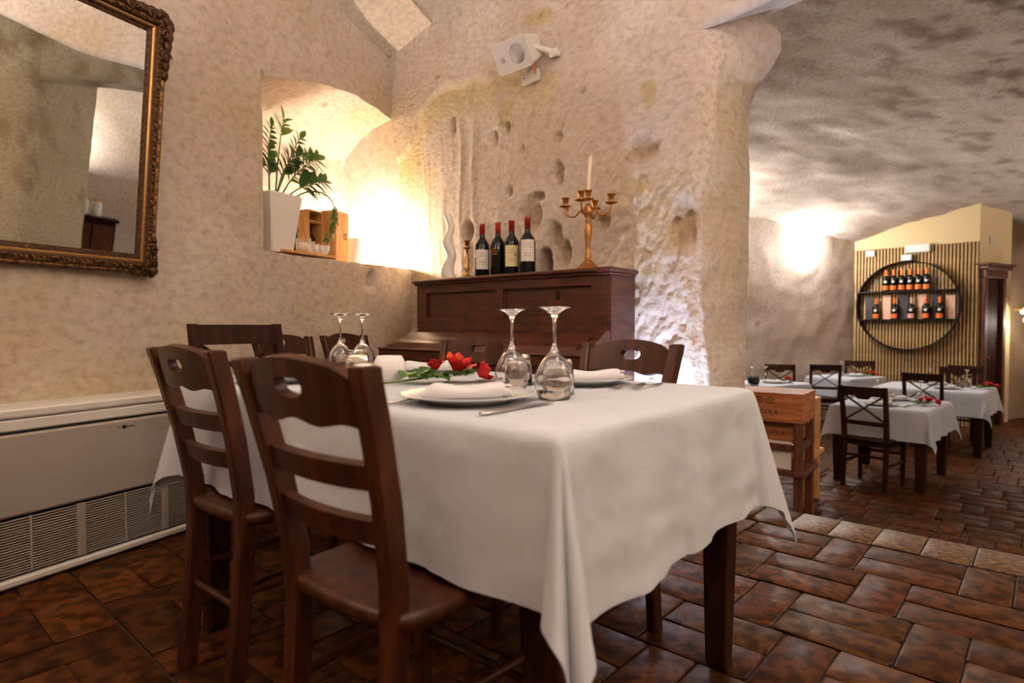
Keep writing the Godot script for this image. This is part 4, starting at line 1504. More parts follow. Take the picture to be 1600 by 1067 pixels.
func build_piano_top_things() -> void:
	var top := 1.2345
	# wavy white vase
	var v := MB.new()
	var rings := []
	for i in 41:
		var k := i / 40.0
		var y := 0.425 * k
		var x := 0.015 * sin(k * 14.5 + 2.6) * (1.0 - 0.2 * k)
		var r := lerpf(0.046, 0.021, k) + 0.004 * sin(k * 14.5)
		if i == 40: r *= 0.75
		var ring := []
		for j in 18: ring.append(Vector3(x + cos(TAU * j / 18) * r, y, sin(TAU * j / 18) * r * 0.8))
		rings.append(ring)
	v.loft(rings)
	lone("wavy_vase", v, M.white_ceramic, "tall wavy white ceramic vase at the left end of the piano top", "vase", pn(1.272, top, 0.10), yaw(TU) + 0.5)
	# small candlestick
	var cs := thing("candlestick", "small brass candlestick without a candle between the wavy vase and the bottles", "candlestick", pn(1.13, top, 0.12))
	var b := MB.new()
	b.lathe([Vector2(0, 0), Vector2(0.045, 0), Vector2(0.045, 0.008), Vector2(0.025, 0.018), Vector2(0.012, 0.03), Vector2(0.012, 0.05), Vector2(0.018, 0.06), Vector2(0.011, 0.075), Vector2(0.017, 0.12), Vector2(0.010, 0.15), Vector2(0.009, 0.185), Vector2(0.028, 0.195), Vector2(0.028, 0.199), Vector2(0.009, 0.203), Vector2(0.015, 0.21), Vector2(0.017, 0.235), Vector2(0.023, 0.24), Vector2(0.023, 0.244), Vector2(0.012, 0.244), Vector2(0.0, 0.225)], 20)
	part("shaft", b, M.brass, cs)
	# four magnums
	var specs := [
		[1.00, 0.12, "red_capsule", "paper", 0.05, 0.12, "dark wine bottle with a red capsule and grey-white label, leftmost of four on the piano"],
		[0.888, 0.14, "orange_capsule", "", 0, 0, "dark wine bottle with an orange-red capsule and gold printing straight on its glass"],
		[0.778, 0.14, "red_capsule", "cream_paper", 0.055, 0.125, "dark wine bottle with a cream label bearing a red dot on the piano"],
		[0.641, 0.12, "red_capsule", "paper", 0.075, 0.125, "dark wine bottle with a large white label, rightmost of four on the piano"]]
	for s in specs:
		var at := pn(s[0], top, s[1])
		var t := thing("wine_bottle", s[6], "bottle", at, atan2(-at.x, -at.z), "wine bottles on the piano")
		bottle_parts(t, 0.335, 0.0465, M[s[2]], M.paper if s[3] else null, [s[4], s[5], M[s[3]]] if s[3] else [])
		var ink := MB.new()
		if s[3] == "":
			for k in 3:
				var l := label_wrap(0.0472, 0.135 + 0.014 * k, 0.004 if k != 2 else 0.007, [0.6, 0.8, 0.5][k], 0.45)
				ink.v.append_array(l.v); ink.g.append_array(l.g)
			part("gold_print", ink, M.print_gold, t)
		else:
			for k in 4:
				var l := label_wrap(0.0476, s[4] + s[5] * [0.25, 0.36, 0.66, 0.78][k], 0.0022, [0.8, 0.9, 1.0, 0.7][k])
				ink.v.append_array(l.v); ink.g.append_array(l.g)
			part("label_print", ink, M.print, t)
			if s[3] == "cream_paper":
				part("red_dot", label_wrap(0.0478, s[4] + s[5] * 0.5, 0.014, 0.22, -0.45), M.print_red, t)
	# five-armed candelabra with one candle
	var c := thing("candelabra", "ornate five-armed gilded candelabra at the right end of the piano top", "candelabra", pn(0.232, top, 0.13))
	var base := MB.new()
	base.lathe([Vector2(0, 0), Vector2(0.078, 0), Vector2(0.078, 0.007), Vector2(0.062, 0.016), Vector2(0.04, 0.035), Vector2(0.024, 0.05), Vector2(0.022, 0.056), Vector2(0, 0.056)], 28)
	part("base", base, M.gold_paint, c)
	var st := MB.new()
	st.lathe([Vector2(0, 0.05), Vector2(0.019, 0.054), Vector2(0.013, 0.062), Vector2(0.020, 0.070), Vector2(0.013, 0.078), Vector2(0.018, 0.088), Vector2(0.011, 0.10), Vector2(0.013, 0.13), Vector2(0.019, 0.19), Vector2(0.021, 0.22), Vector2(0.015, 0.25), Vector2(0.010, 0.262), Vector2(0.018, 0.27), Vector2(0.010, 0.28), Vector2(0.024, 0.30), Vector2(0.028, 0.32), Vector2(0.020, 0.345), Vector2(0.012, 0.36), Vector2(0, 0.365)], 20)
	part("shaft", st, M.gold_paint, c)
	for k in 5:
		var a := TAU * k / 4 + 0.42
		var dir := Vector3(cos(a), 0, sin(a))
		var top_h := 0.355
		var r := 0.128
		if k == 4:
			dir = Vector3.ZERO
			top_h = 0.385
			r = 0.0
		else:
			var arm := MB.new()
			arm.tube(curve([dir * 0.015 + Vector3(0, 0.33, 0), dir * 0.045 + Vector3(0, 0.325, 0), dir * 0.075 + Vector3(0, 0.298, 0), dir * 0.108 + Vector3(0, 0.303, 0), dir * 0.126 + Vector3(0, 0.33, 0), dir * 0.128 + Vector3(0, top_h, 0)], 5), 0.0058, 8)
			part("arm", arm, M.gold_paint, c)
		var cup := MB.new()
		var o := dir * r + Vector3(0, top_h, 0)
		cup.lathe([Vector2(0, -0.008), Vector2(0.012, -0.006), Vector2(0.031, 0.0), Vector2(0.033, 0.005), Vector2(0.012, 0.007), Vector2(0.010, 0.012), Vector2(0.015, 0.022), Vector2(0.017, 0.040), Vector2(0.023, 0.044), Vector2(0.023, 0.049), Vector2(0.012, 0.049), Vector2(0.010, 0.025), Vector2(0, 0.025)], 18, o)
		part("cup", cup, M.gold_paint, c)
	var wax := MB.new()
	wax.loft([circle(0.011, 0.0, 0.0), circle(0.011, 0.1, 0.004), circle(0.010, 0.2, 0.012), circle(0.006, 0.206, 0.0125)])
	lone("candle", wax, M.candle_wax, "tall cream candle leaning slightly in the middle of the candelabra", "candle", pn(0.232, top, 0.13) + Vector3(0, 0.412, 0))


func circle(r: float, y: float, x := 0.0, n := 14) -> Array:
	var a := []
	for j in n: a.append(Vector3(x + cos(TAU * j / n) * r, y, sin(TAU * j / n) * r))
	return a


# ---------------------------------------------------------------- tables, cloths, chairs
func face(dir: Vector2) -> float:                     # turn that lays local +z along dir
	return atan2(dir.x, -dir.y)


const TC := Vector2(-0.176, 1.74)                     # middle of the dining table

func tq(u: float, v: float, h: float) -> Vector3:     # from the table's near corner: along its long side, across it
	return at2(Vector2(0.077, 0.941) + TU * u + TV * v, h)


func table_parts(t: Node3D, a: float, b: float, h: float, m: Material, leg := 0.07) -> void:
	var top := MB.new()
	top.rbox(Vector3(0, h - 0.015, 0), Vector3(2 * a, 0.03, 2 * b), 0.006)
	part("tabletop", top, m, t)
	var ap := MB.new()
	for s in [-1, 1]:
		ap.rbox(Vector3(0, h - 0.075, s * (b - 0.055)), Vector3(2 * a - 0.12, 0.09, 0.022), 0.003)
		ap.rbox(Vector3(s * (a - 0.055), h - 0.075, 0), Vector3(0.022, 0.09, 2 * b - 0.12), 0.003)
	part("apron", ap, m, t)
	for s in [-1, 1]:
		for r in [-1, 1]:
			var l := MB.new()
			var x: float = s * (a - 0.05)
			var z: float = r * (b - 0.05)
			l.loft([rect_ring(x + s * 0.006, 0, z + r * 0.006, leg * 0.36, leg * 0.36, 0.004), rect_ring(x, 0.02, z, leg * 0.40, leg * 0.40, 0.004), rect_ring(x, h * 0.45, z, leg * 0.5, leg * 0.5, 0.004), rect_ring(x, h - 0.03, z, leg * 0.5, leg * 0.5, 0.004)])
			for i in l.g.size(): l.g[i] = -1
			part("leg", l, m, t)


func cloth_shape(a: float, b: float, hang: float, cell: float, s: int, fold := 0.30, valley := 0.35, hang_front := -1.0) -> MB:
	if hang_front < 0.0: hang_front = hang
	var m := MB.new()
	var nx := int(ceil(2 * (a + hang) / cell))
	var nz := int(ceil(2 * (b + hang) / cell))
	var wob := func(k: float) -> float: return mid.get_noise_2d(k * 0.55, s * 7.0)
	var f := func(i: int, j: int) -> Vector3:
		var x := lerpf(-a - hang, a + hang, float(i) / nx)
		var z := -lerpf(-b - hang_front, b + hang, float(j) / nz)
		var ex := maxf(absf(x) - a, 0.0)
		var ez := maxf(absf(z) - b, 0.0)
		var sx := signf(x)
		var sz := signf(z)
		var crease := 0.0012 * mid.get_noise_2d(x * 2.0 + s, z * 2.0)
		if ex == 0.0 and ez == 0.0:
			var rim := minf(a - absf(x), b - absf(z))
			return Vector3(x, crease - 0.004 * exp(-rim / 0.008), z)
		if ex == 0.0 or ez == 0.0:
			var e := maxf(ex, ez)
			var along := x if ex == 0.0 else z
			var half := a if ex == 0.0 else b
			var k := e / hang
			var win := smoothstep(0.0, 0.22, half - absf(along))
			var out := 0.014 * (1.0 - exp(-e / 0.012)) + 0.045 * e
			out += win * smoothstep(0.05, 1.0, k) * (0.020 * wob.call(along * 2.2 + (3.0 if ex == 0.0 else 9.0) * (sz + sx)) + 0.007 * sin(along * 21.0 + s))
			out += 0.0016 * smoothstep(hang - 0.022, hang - 0.018, e)
			out += 0.004 * mid.get_noise_2d(along * 1.3 + s * 3.0, e * 3.0)
			var y := -0.004 - (e - 0.010 * (1.0 - exp(-e / 0.010)))
			if ex == 0.0: return Vector3(x, y, z - sz * ez + sz * out)
			return Vector3(x - sx * ex + sx * out, y, z)
		var r := sqrt(ex * ex + ez * ez)
		var phi := atan2(ez, ex)
		var q := sin(2.0 * phi)
		var front := sx > 0.0 and sz > 0.0
		var th := 0.045 + ((fold if front else 0.27) - 0.045) * pow(maxf(q, 0.0), 0.8) * (1.0 - (valley if front else 0.0) * pow(maxf(q, 0.0), 4.0))
		th += 0.05 * wob.call(phi * 2.0 + sx * 4.0 + sz * 9.0) * q
		var psi := phi + 0.18 * sin(4.0 * phi)
		var o := 0.014 * (1.0 - exp(-r / 0.012)) + sin(th) * r
		o += 0.0016 * smoothstep(hang - 0.022, hang - 0.018, maxf(ex, ez))
		var y2 := -0.004 - (r * cos(th) - 0.010 * (1.0 - exp(-r / 0.010)))
		return Vector3(sx * (a + cos(psi) * o), y2, sz * (b + sin(psi) * o))
	m.sheet(nx, nz, f)
	return m


func build_dining_table() -> void:
	var t := thing("dining_table", "large dark wooden dining table under the white cloth in front of the piano", "table", at2(TC, 0.0), yaw(TU))
	table_parts(t, 0.692, 0.442, 0.764, M.dark_wood)
	lone("tablecloth", cloth_shape(0.695, 0.445, 0.325, 0.0125, 3, 0.46, 0.5, 0.292), M.cloth, "large white tablecloth hanging over the dining table in front of the piano", "tablecloth", at2(TC, 0.770), yaw(TU))


func ladder_chair(hole: String) -> Node3D:            # rustic chair: local +z is its front, origin between the rear feet
	var t := thing("dining_chair", "", "chair")
	var wd: Material = M.chair_wood
	for s in [-1, 1]:
		var p := MB.new()
		var rings := []
		for q in [[0.0, -0.035, 0.132], [0.2, -0.012, 0.134], [0.42, 0.0, 0.138], [0.52, -0.004, 0.143], [0.66, -0.028, 0.155], [0.80, -0.062, 0.167], [0.862, -0.080, 0.172], [0.878, -0.083, 0.173], [0.882, -0.084, 0.173]]:
			var k := 0.7 if q[0] > 0.88 else 1.0
			rings.append(rect_ring(s * q[2], q[0], q[1], 0.0165 * k, 0.0225 * k, 0.005))
		p.loft(rings)
		for i in p.g.size(): p.g[i] = -1
		part("back_post", p, wd, t)
		var l := MB.new()
		l.loft([rect_ring(s * 0.172, 0, 0.355, 0.014, 0.014), rect_ring(s * 0.165, 0.2, 0.345, 0.019, 0.019), rect_ring(s * 0.158, 0.44, 0.335, 0.019, 0.019)])
		for i in l.g.size(): l.g[i] = -1
		part("leg", l, wd, t)
		for y in [0.16, 0.27]:
			var st := MB.new()
			st.tube([Vector3(s * 0.135, y, -0.012), Vector3(s * 0.166, y, 0.347)], 0.0095, 8)
			part("stretcher", st, wd, t)
	for q in [[0.23, -0.01, 0.134], [0.20, 0.347, 0.165]]:
		var st := MB.new()
		st.tube([Vector3(-q[2], q[0], q[1]), Vector3(q[2], q[0], q[1])], 0.0095, 8)
		part("stretcher", st, wd, t)
	# seat
	var outline := []
	for q in [[-0.165, -0.005], [-0.10, -0.022], [0.0, -0.028], [0.10, -0.022], [0.165, -0.005], [0.18, 0.03], [0.195, 0.2], [0.205, 0.34], [0.19, 0.375], [0.1, 0.39], [0.0, 0.394], [-0.1, 0.39], [-0.19, 0.375], [-0.205, 0.34], [-0.195, 0.2], [-0.18, 0.03]]:
		outline.append(Vector2(q[0], q[1]))
	var seat := MB.new()
	var rings := []
	for q in [[0.440, 0.93], [0.447, 0.985], [0.461, 1.0], [0.471, 0.985], [0.475, 0.94], [0.468, 0.55]]:
		var ring := []
		for o in outline: ring.append(Vector3(o.x * q[1], q[0], 0.18 + (o.y - 0.18) * q[1]))
		rings.append(ring)
	seat.loft(rings)
	part("seat", seat, wd, t)
	# rail with its hand hole, and two slats
	var tilt := Basis(Vector3.RIGHT, -0.24)
	var hw := 0.158
	var top := func(x: float) -> float: return 0.052 + 0.032 * (1.0 - pow(absf(x) / hw, 2.0)) - 0.010 * smoothstep(0.7, 1.0, absf(x) / hw)
	var low := func(x: float) -> float: return -0.024 + 0.005 * cos(x * 52.0) - 0.010 * pow(absf(x) / hw, 2.0)
	var bow := func(x: float) -> float: return -0.022 * (1.0 - pow(x / hw, 2.0))
	var cut := func(x: float) -> Array:
		if absf(x) > 0.0401: return []
		var k := sqrt(maxf(0.0, 1.0 - pow(maxf(0.0, absf(x) - 0.026) / 0.014, 2.0)))
		return [0.034 - 0.015 * k - 0.003 * cos(x * 60.0) * k, 0.034 + 0.015 * k]
	if hole == "heart":
		cut = func(x: float) -> Array:
			if absf(x) > 0.0341: return []
			var k := absf(x) / 0.034
			var up := 0.048 + 0.014 * sqrt(maxf(0.0, 1.0 - pow(k * 2.0 - 1.0, 2.0))) - 0.004 * k
			return [minf(-0.006 + 0.050 * pow(k, 0.9), up), up]
	var xs := range_f(-hw, -0.04, 8) + range_f(-0.04, 0.04, 20).slice(1) + range_f(0.04, hw, 8).slice(1)
	if hole == "heart": xs = range_f(-hw, -0.034, 8) + range_f(-0.034, 0.034, 20).slice(1) + range_f(0.034, hw, 8).slice(1)
	var rail := MB.new()
	rail.board(xs, top, low, 0.021 if hole == "oval" else 0.015, bow, cut)
	part("top_rail", rail, wd, t).transform = Transform3D(tilt, Vector3(0, 0.815, -0.066))
	for q in [[0.702, -0.038, 0.149], [0.608, -0.018, 0.143]]:
		var sl := MB.new()
		var w2: float = q[2]
		sl.board(range_f(-w2, w2, 10), func(x): return 0.022 + 0.004 * (1.0 - pow(x / w2, 2.0)), func(x): return -0.021 + 0.003 * (1.0 - pow(x / w2, 2.0)), 0.018, func(x): return -0.018 * (1.0 - pow(x / w2, 2.0)))
		part("slat", sl, wd, t).transform = Transform3D(tilt, Vector3(0, q[0], q[1]))
	return t


func cross_chair(lump: float) -> Node3D:                         # chair with a crossed back
	var t := thing("cross_back_chair", "", "chair")
	var wd: Material = M.dark_wood
	for s in [-1, 1]:
		var p := MB.new()
		p.loft([rect_ring(s * 0.178, 0, -0.03, 0.017, 0.017, 0.004), rect_ring(s * 0.178, 0.44, 0.0, 0.02, 0.024, 0.004), rect_ring(s * 0.182, 0.7, -0.03, 0.018, 0.021, 0.004), rect_ring(s * 0.186, 0.945, -0.075, 0.017, 0.018, 0.004)])
		for i in p.g.size(): p.g[i] = -1
		part("back_post", p, wd, t)
		var l := MB.new()
		l.loft([rect_ring(s * 0.185, 0, 0.37, 0.015, 0.015, 0.004), rect_ring(s * 0.185, 0.43, 0.37, 0.021, 0.021, 0.004)])
		for i in l.g.size(): l.g[i] = -1
		part("leg", l, wd, t)
		var st := MB.new()
		st.bar(Vector3(s * 0.18, 0.23, -0.01), Vector3(s * 0.185, 0.23, 0.37), 0.016, 0.024)
		part("stretcher", st, wd, t)
	for q in [[0.3, 0.0], [0.3, 0.365]]:
		var st := MB.new()
		st.bar(Vector3(-0.18, q[0], q[1]), Vector3(0.18, q[0], q[1]), 0.016, 0.024)
		part("stretcher", st, wd, t)
	var seat := MB.new()
	seat.rbox(Vector3(0, 0.45, 0.185), Vector3(0.42, 0.03, 0.43), 0.01)
	seat.rbox(Vector3(0, 0.415, 0.185), Vector3(0.37, 0.045, 0.37), 0.004)
	part("seat", seat, wd, t)
	var tilt := Basis(Vector3.RIGHT, -0.17)
	var rail := MB.new()
	rail.board(range_f(-0.17, 0.17, 24), func(x): return 0.045, func(x): return -0.038 - lump * smoothstep(0.072, 0.045, absf(x)), 0.022)
	part("top_rail", rail, wd, t).transform = Transform3D(tilt, Vector3(0, 0.896, -0.066))
	var low := MB.new()
	low.bar(Vector3(-0.165, 0.605, -0.018), Vector3(0.165, 0.605, -0.018), 0.022, 0.04)
	part("lower_rail", low, wd, t)
	for s in [-1, 1]:
		var x := MB.new()
		x.bar(Vector3(-s * 0.166, 0.625, -0.02 + s * 0.004), Vector3(s * 0.166, 0.86, -0.058 + s * 0.004), 0.014, 0.024, 0.003, Vector3(0, 0, 1))
		part("cross_bar", x, wd, t)
	return t


var oval_chair: Node3D
var heart_chair: Node3D
var x_chair: Node3D

func build_near_chairs() -> void:
	var g := "ladder-back chairs at the dining table"
	oval_chair = ladder_chair("oval")
	oval_chair.position = at2(Vector2(-0.30, 1.055), 0.0)
	oval_chair.rotation.y = face(TV) + 0.02
	tag(oval_chair, "dark wooden ladder-back chair largest and nearest, at the front side of the white table", "chair", g)
	copy(oval_chair, tq(-1.06, -0.055, 0.0), face(TV), "dark ladder-back chair at the front side of the table, beside the air conditioner", g)
	copy(oval_chair, at2(Vector2(-0.19, 2.33), 0.0), face(-TV), "dark wooden chair across the table in front of the piano keys, behind the red rose", g)
	copy(oval_chair, at2(Vector2(0.325, 1.905), 0.0), face(-TV) - 0.12, "brown wooden chair across the table in front of the bright rough wall, behind the fork", g)
	heart_chair = ladder_chair("heart")
	heart_chair.position = at2(Vector2(-0.925, 3.55), 0.0)
	heart_chair.rotation.y = face(NL)
	tag(heart_chair, "dark wooden chair with a heart cut-out against the left wall, nearer the piano", "chair", "heart chairs along the left wall")
	copy(heart_chair, at2(Vector2(-1.10, 3.05), 0.0), face(NL), "dark heart cut-out chair against the left wall, half hidden by the cross-back chair", "heart chairs along the left wall")
	var end_chair := cross_chair(0.0)
	end_chair.position = at2(Vector2(-1.15, 2.59), 0.0)
	end_chair.rotation.y = face(TU)
	tag(end_chair, "dark cross-back chair at the left end of the dining table", "chair")


# ---------------------------------------------------------------- things on the dining table
func wine_glass(h: float, r: float) -> Node3D:        # turned upside down: its rim on the cloth, its foot in the air
	var t := thing("wine_glass", "", "glass")
	var k := h / 0.21
	part("bowl_and_stem", glass_of(r, k, h), M.glass, t)
	return t


func glass_of(r: float, k: float, h: float) -> MB:    # one closed profile: outside up to the foot, then the hollow
	var b := MB.new()
	b.lathe([Vector2(0, 0.112 * k), Vector2(r * 0.24 - 0.001, 0.105 * k), Vector2(r * 0.5 - 0.0013, 0.093 * k), Vector2(r * 0.78 - 0.0013, 0.0755 * k), Vector2(r * 0.96 - 0.0013, 0.056 * k), Vector2(r - 0.0013, 0.040 * k), Vector2(r * 0.93 - 0.0013, 0.020 * k), Vector2(r * 0.78 - 0.0013, 0.0004), Vector2(r * 0.78, 0.0002),
		Vector2(r * 0.93, 0.020 * k), Vector2(r, 0.040 * k), Vector2(r * 0.96, 0.056 * k), Vector2(r * 0.78, 0.076 * k), Vector2(r * 0.5, 0.094 * k), Vector2(r * 0.24, 0.107 * k), Vector2(r * 0.13, 0.118 * k), Vector2(0.0036, 0.128 * k), Vector2(0.0033, 0.172 * k), Vector2(0.0042, 0.182 * k), Vector2(0.010, 0.195 * k), Vector2(0.023, 0.2045 * k), Vector2(0.0375, 0.2085 * k), Vector2(0.038, 0.2092 * k), Vector2(0.036, h), Vector2(0.015, 0.2085 * k), Vector2(0, 0.2078 * k)], 36)
	return b


func tumbler(r: float, h: float) -> Node3D:           # upside down, ribbed
	var t := thing("tumbler", "", "glass")
	var b := MB.new()
	var rings := []
	for q in [[0.0, h - 0.012], [r * 0.7, h - 0.012], [r * 0.86, h * 0.8], [r * 0.93, h * 0.4], [r - 0.0018, 0.0003], [r, 0.0002], [r * 0.97, h * 0.4], [r * 0.92, h * 0.78], [r * 0.82, h * 0.93], [r * 0.66, h], [0.0, h]]:
		var ring := []
		for j in 40:
			var rr: float = q[0] * (1.0 + (0.022 * cos(TAU * j / 40 * 10) if q[0] > r * 0.6 else 0.0))
			ring.append(Vector3(cos(TAU * j / 40) * maxf(rr, 0.0002), q[1], sin(TAU * j / 40) * maxf(rr, 0.0002)))
		rings.append(ring)
	b.loft(rings, false)
	part("tumbler_body", b, M.glass, t)
	return t


func plate_shape(r: float) -> MB:
	var b := MB.new()
	b.lathe([Vector2(0, 0.004), Vector2(r * 0.56, 0.004), Vector2(r * 0.58, 0.0), Vector2(r * 0.62, 0.0), Vector2(r * 0.70, 0.009), Vector2(r * 0.98, 0.0185), Vector2(r, 0.0205), Vector2(r * 0.98, 0.0215), Vector2(r * 0.71, 0.013), Vector2(r * 0.64, 0.008), Vector2(0, 0.007)], 56)
	return b


func napkin_shape() -> MB:                            # a white napkin rolled flat; its open end shows the layers
	var b := MB.new()
	var rings := []
	for i in 17:
		var k := i / 16.0
		var x := lerpf(-0.085, 0.085, k)
		var w := 0.034 + 0.003 * sin(k * 9.0) - 0.012 * smoothstep(0.1, 0.0, k)
		var h := 0.016 + 0.002 * sin(k * 7.0 + 1.0) - 0.006 * smoothstep(0.12, 0.0, k)
		var ring := []
		for j in 20:
			var a := TAU * j / 20
			var cx := signf(cos(a)) * pow(absf(cos(a)), 0.7) * w
			var cy := signf(sin(a)) * pow(absf(sin(a)), 0.8) * h
			ring.append(Vector3(x + 0.004 * sin(a * 2.0) * smoothstep(0.8, 1.0, k), maxf(cy + h * 0.98, 0.0005), cx))
		rings.append(ring)
	b.loft(rings)
	# the loose outer flap and the rolled layers at the end
	var n := 22
	var f := func(i: int, j: int) -> Vector3:
		var a := TAU * (0.15 + 1.55 * i / n)
		var q := 1.0 - 0.36 * i / n
		return Vector3(0.08 + 0.022 * j / 2.0 + 0.003 * sin(a * 1.5), maxf(0.016 + sin(a) * 0.0155 * q, 0.001), cos(a) * 0.033 * q)
	b.group = 3
	b.sheet(n, 2, f)
	return b


func knife() -> Node3D:                               # local +z from the handle's end to the tip
	var t := thing("knife", "", "knife")
	var b := MB.new()
	b.loft([ellipse(0.0, 0.004, 0.003), ellipse(0.006, 0.0085, 0.004), ellipse(0.05, 0.0085, 0.0042), ellipse(0.105, 0.0062, 0.0036)])
	part("handle", b, M.steel, t)
	var k := MB.new()
	k.loft([ellipse(0.104, 0.006, 0.003), ellipse(0.12, 0.0085, 0.0012), ellipse(0.19, 0.0095, 0.0010), ellipse(0.225, 0.006, 0.0008), ellipse(0.236, 0.001, 0.0006)])
	part("blade", k, M.steel, t)
	return t


func ellipse(z: float, w: float, h: float, y := 0.0045) -> Array:
	var r := []
	for j in 10: r.append(Vector3(cos(TAU * j / 10) * w, y + sin(TAU * j / 10) * h, z))
	return r


func fork() -> Node3D:                                # local +z from the handle's end to the tines
	var t := thing("fork", "", "fork")
	var b := MB.new()
	b.loft([ellipse(0.0, 0.003, 0.0015), ellipse(0.006, 0.0085, 0.002), ellipse(0.06, 0.005, 0.002), ellipse(0.115, 0.0032, 0.0022, 0.009), ellipse(0.132, 0.008, 0.0014, 0.010), ellipse(0.146, 0.0115, 0.0012, 0.008)])
	part("handle", b, M.steel, t)
	for i in 4:
		var k := MB.new()
		var x := (i - 1.5) * 0.0062
		k.tube([Vector3(x, 0.008, 0.144), Vector3(x, 0.004, 0.165), Vector3(x, 0.0035, 0.178), Vector3(x * 0.95, 0.006, 0.192)], [0.0016, 0.0014, 0.0012, 0.0007], 6)
		part("tine", k, M.steel, t)
	return t


func grown(b: MB, k: float) -> MB:
	for i in b.v.size(): b.v[i] *= k
	return b


func rose(big: bool) -> Node3D:                       # lying on its side: local +x from the stem's end to the bloom
	var t := thing("rose", "", "flower")
	var st := MB.new()
	st.tube(curve([Vector3(-0.13, 0.004, 0.03), Vector3(-0.06, 0.008, 0.012), Vector3(0.02, 0.014, 0.0), Vector3(0.09, 0.028, 0.0)], 5), 0.0028, 7)
	part("stem", grown(st, 1.3), M.stem, t)
	var rnd := RandomNumberGenerator.new()
	rnd.seed = 3
	for i in 12:
		var b := MB.new()
		var x := lerpf(-0.035, 0.11, i / 11.0)
		var dir := Vector3(0.5 + rnd.randf_range(-0.3, 0.3), rnd.randf_range(0.05, 0.45), (1.0 if i % 2 else -1.0) * rnd.randf_range(0.5, 1.0)).normalized()
		leaf_blade(b, Vector3(x, 0.014, 0), dir, Vector3(0.15, 1, 0.1 * (1.0 if i % 2 else -1.0)).normalized(), rnd.randf_range(0.05, 0.066), 0.042, 0.22)
		part("leaf", grown(b, 1.3), M.rose_leaf if i % 3 else M.leaf, t)
	var heads := [[Vector3(0.088, 0.026, 0.0), Vector3(0.25, 0.9, 0.2), 1.0, "petal_orange"]]
	if big: heads.append([Vector3(0.13, 0.018, 0.03), Vector3(0.85, 0.45, 0.3), 0.8, "petal"])
	heads.append([Vector3(0.045, 0.03, -0.012), Vector3(-0.1, 0.9, -0.2), 0.62, "petal"])
	for hd in heads:
		var axis: Vector3 = hd[1].normalized()
		var sx := axis.cross(Vector3(0, 0, 1)).normalized()
		var bs := Basis(sx, axis, sx.cross(axis))
		var core := MB.new()
		core.lathe([Vector2(0, 0), Vector2(0.010, 0.004), Vector2(0.013, 0.016), Vector2(0.009, 0.034), Vector2(0.002, 0.040), Vector2(0, 0.036)], 10, hd[0], bs.scaled_local(Vector3.ONE * hd[2]))
		var bloom := part("bloom", grown(core, 1.3), M.petal, t)
		for i in 9:
			var a := TAU * i * 0.382
			var open := 0.25 + 0.075 * i
			var b := MB.new()
			var g := func(u: int, w: int) -> Vector3:
				var k := u / 6.0
				var s := (w / 4.0 - 0.5) * 2.0
				var wid := 0.021 * sin(PI * clampf(0.12 + 0.80 * k, 0, 1))
				var rad := 0.008 + 0.014 * sin(k * 1.7) * (0.7 + open) + 0.012 * pow(k, 3.0) * open
				var ang := a + s * wid / maxf(rad, 0.010)
				var y := 0.045 * k * (1.0 - 0.3 * open * k) - 0.006 * s * s * k
				return hd[0] + bs * (Vector3(cos(ang) * rad, y, sin(ang) * rad) * hd[2])
			b.sheet(6, 4, g)
			part("petal", grown(b, 1.3), M[hd[3]] if i % 3 else M.petal, bloom)
	return t


var P := {}                                           # one of each kind, for the far tables to copy

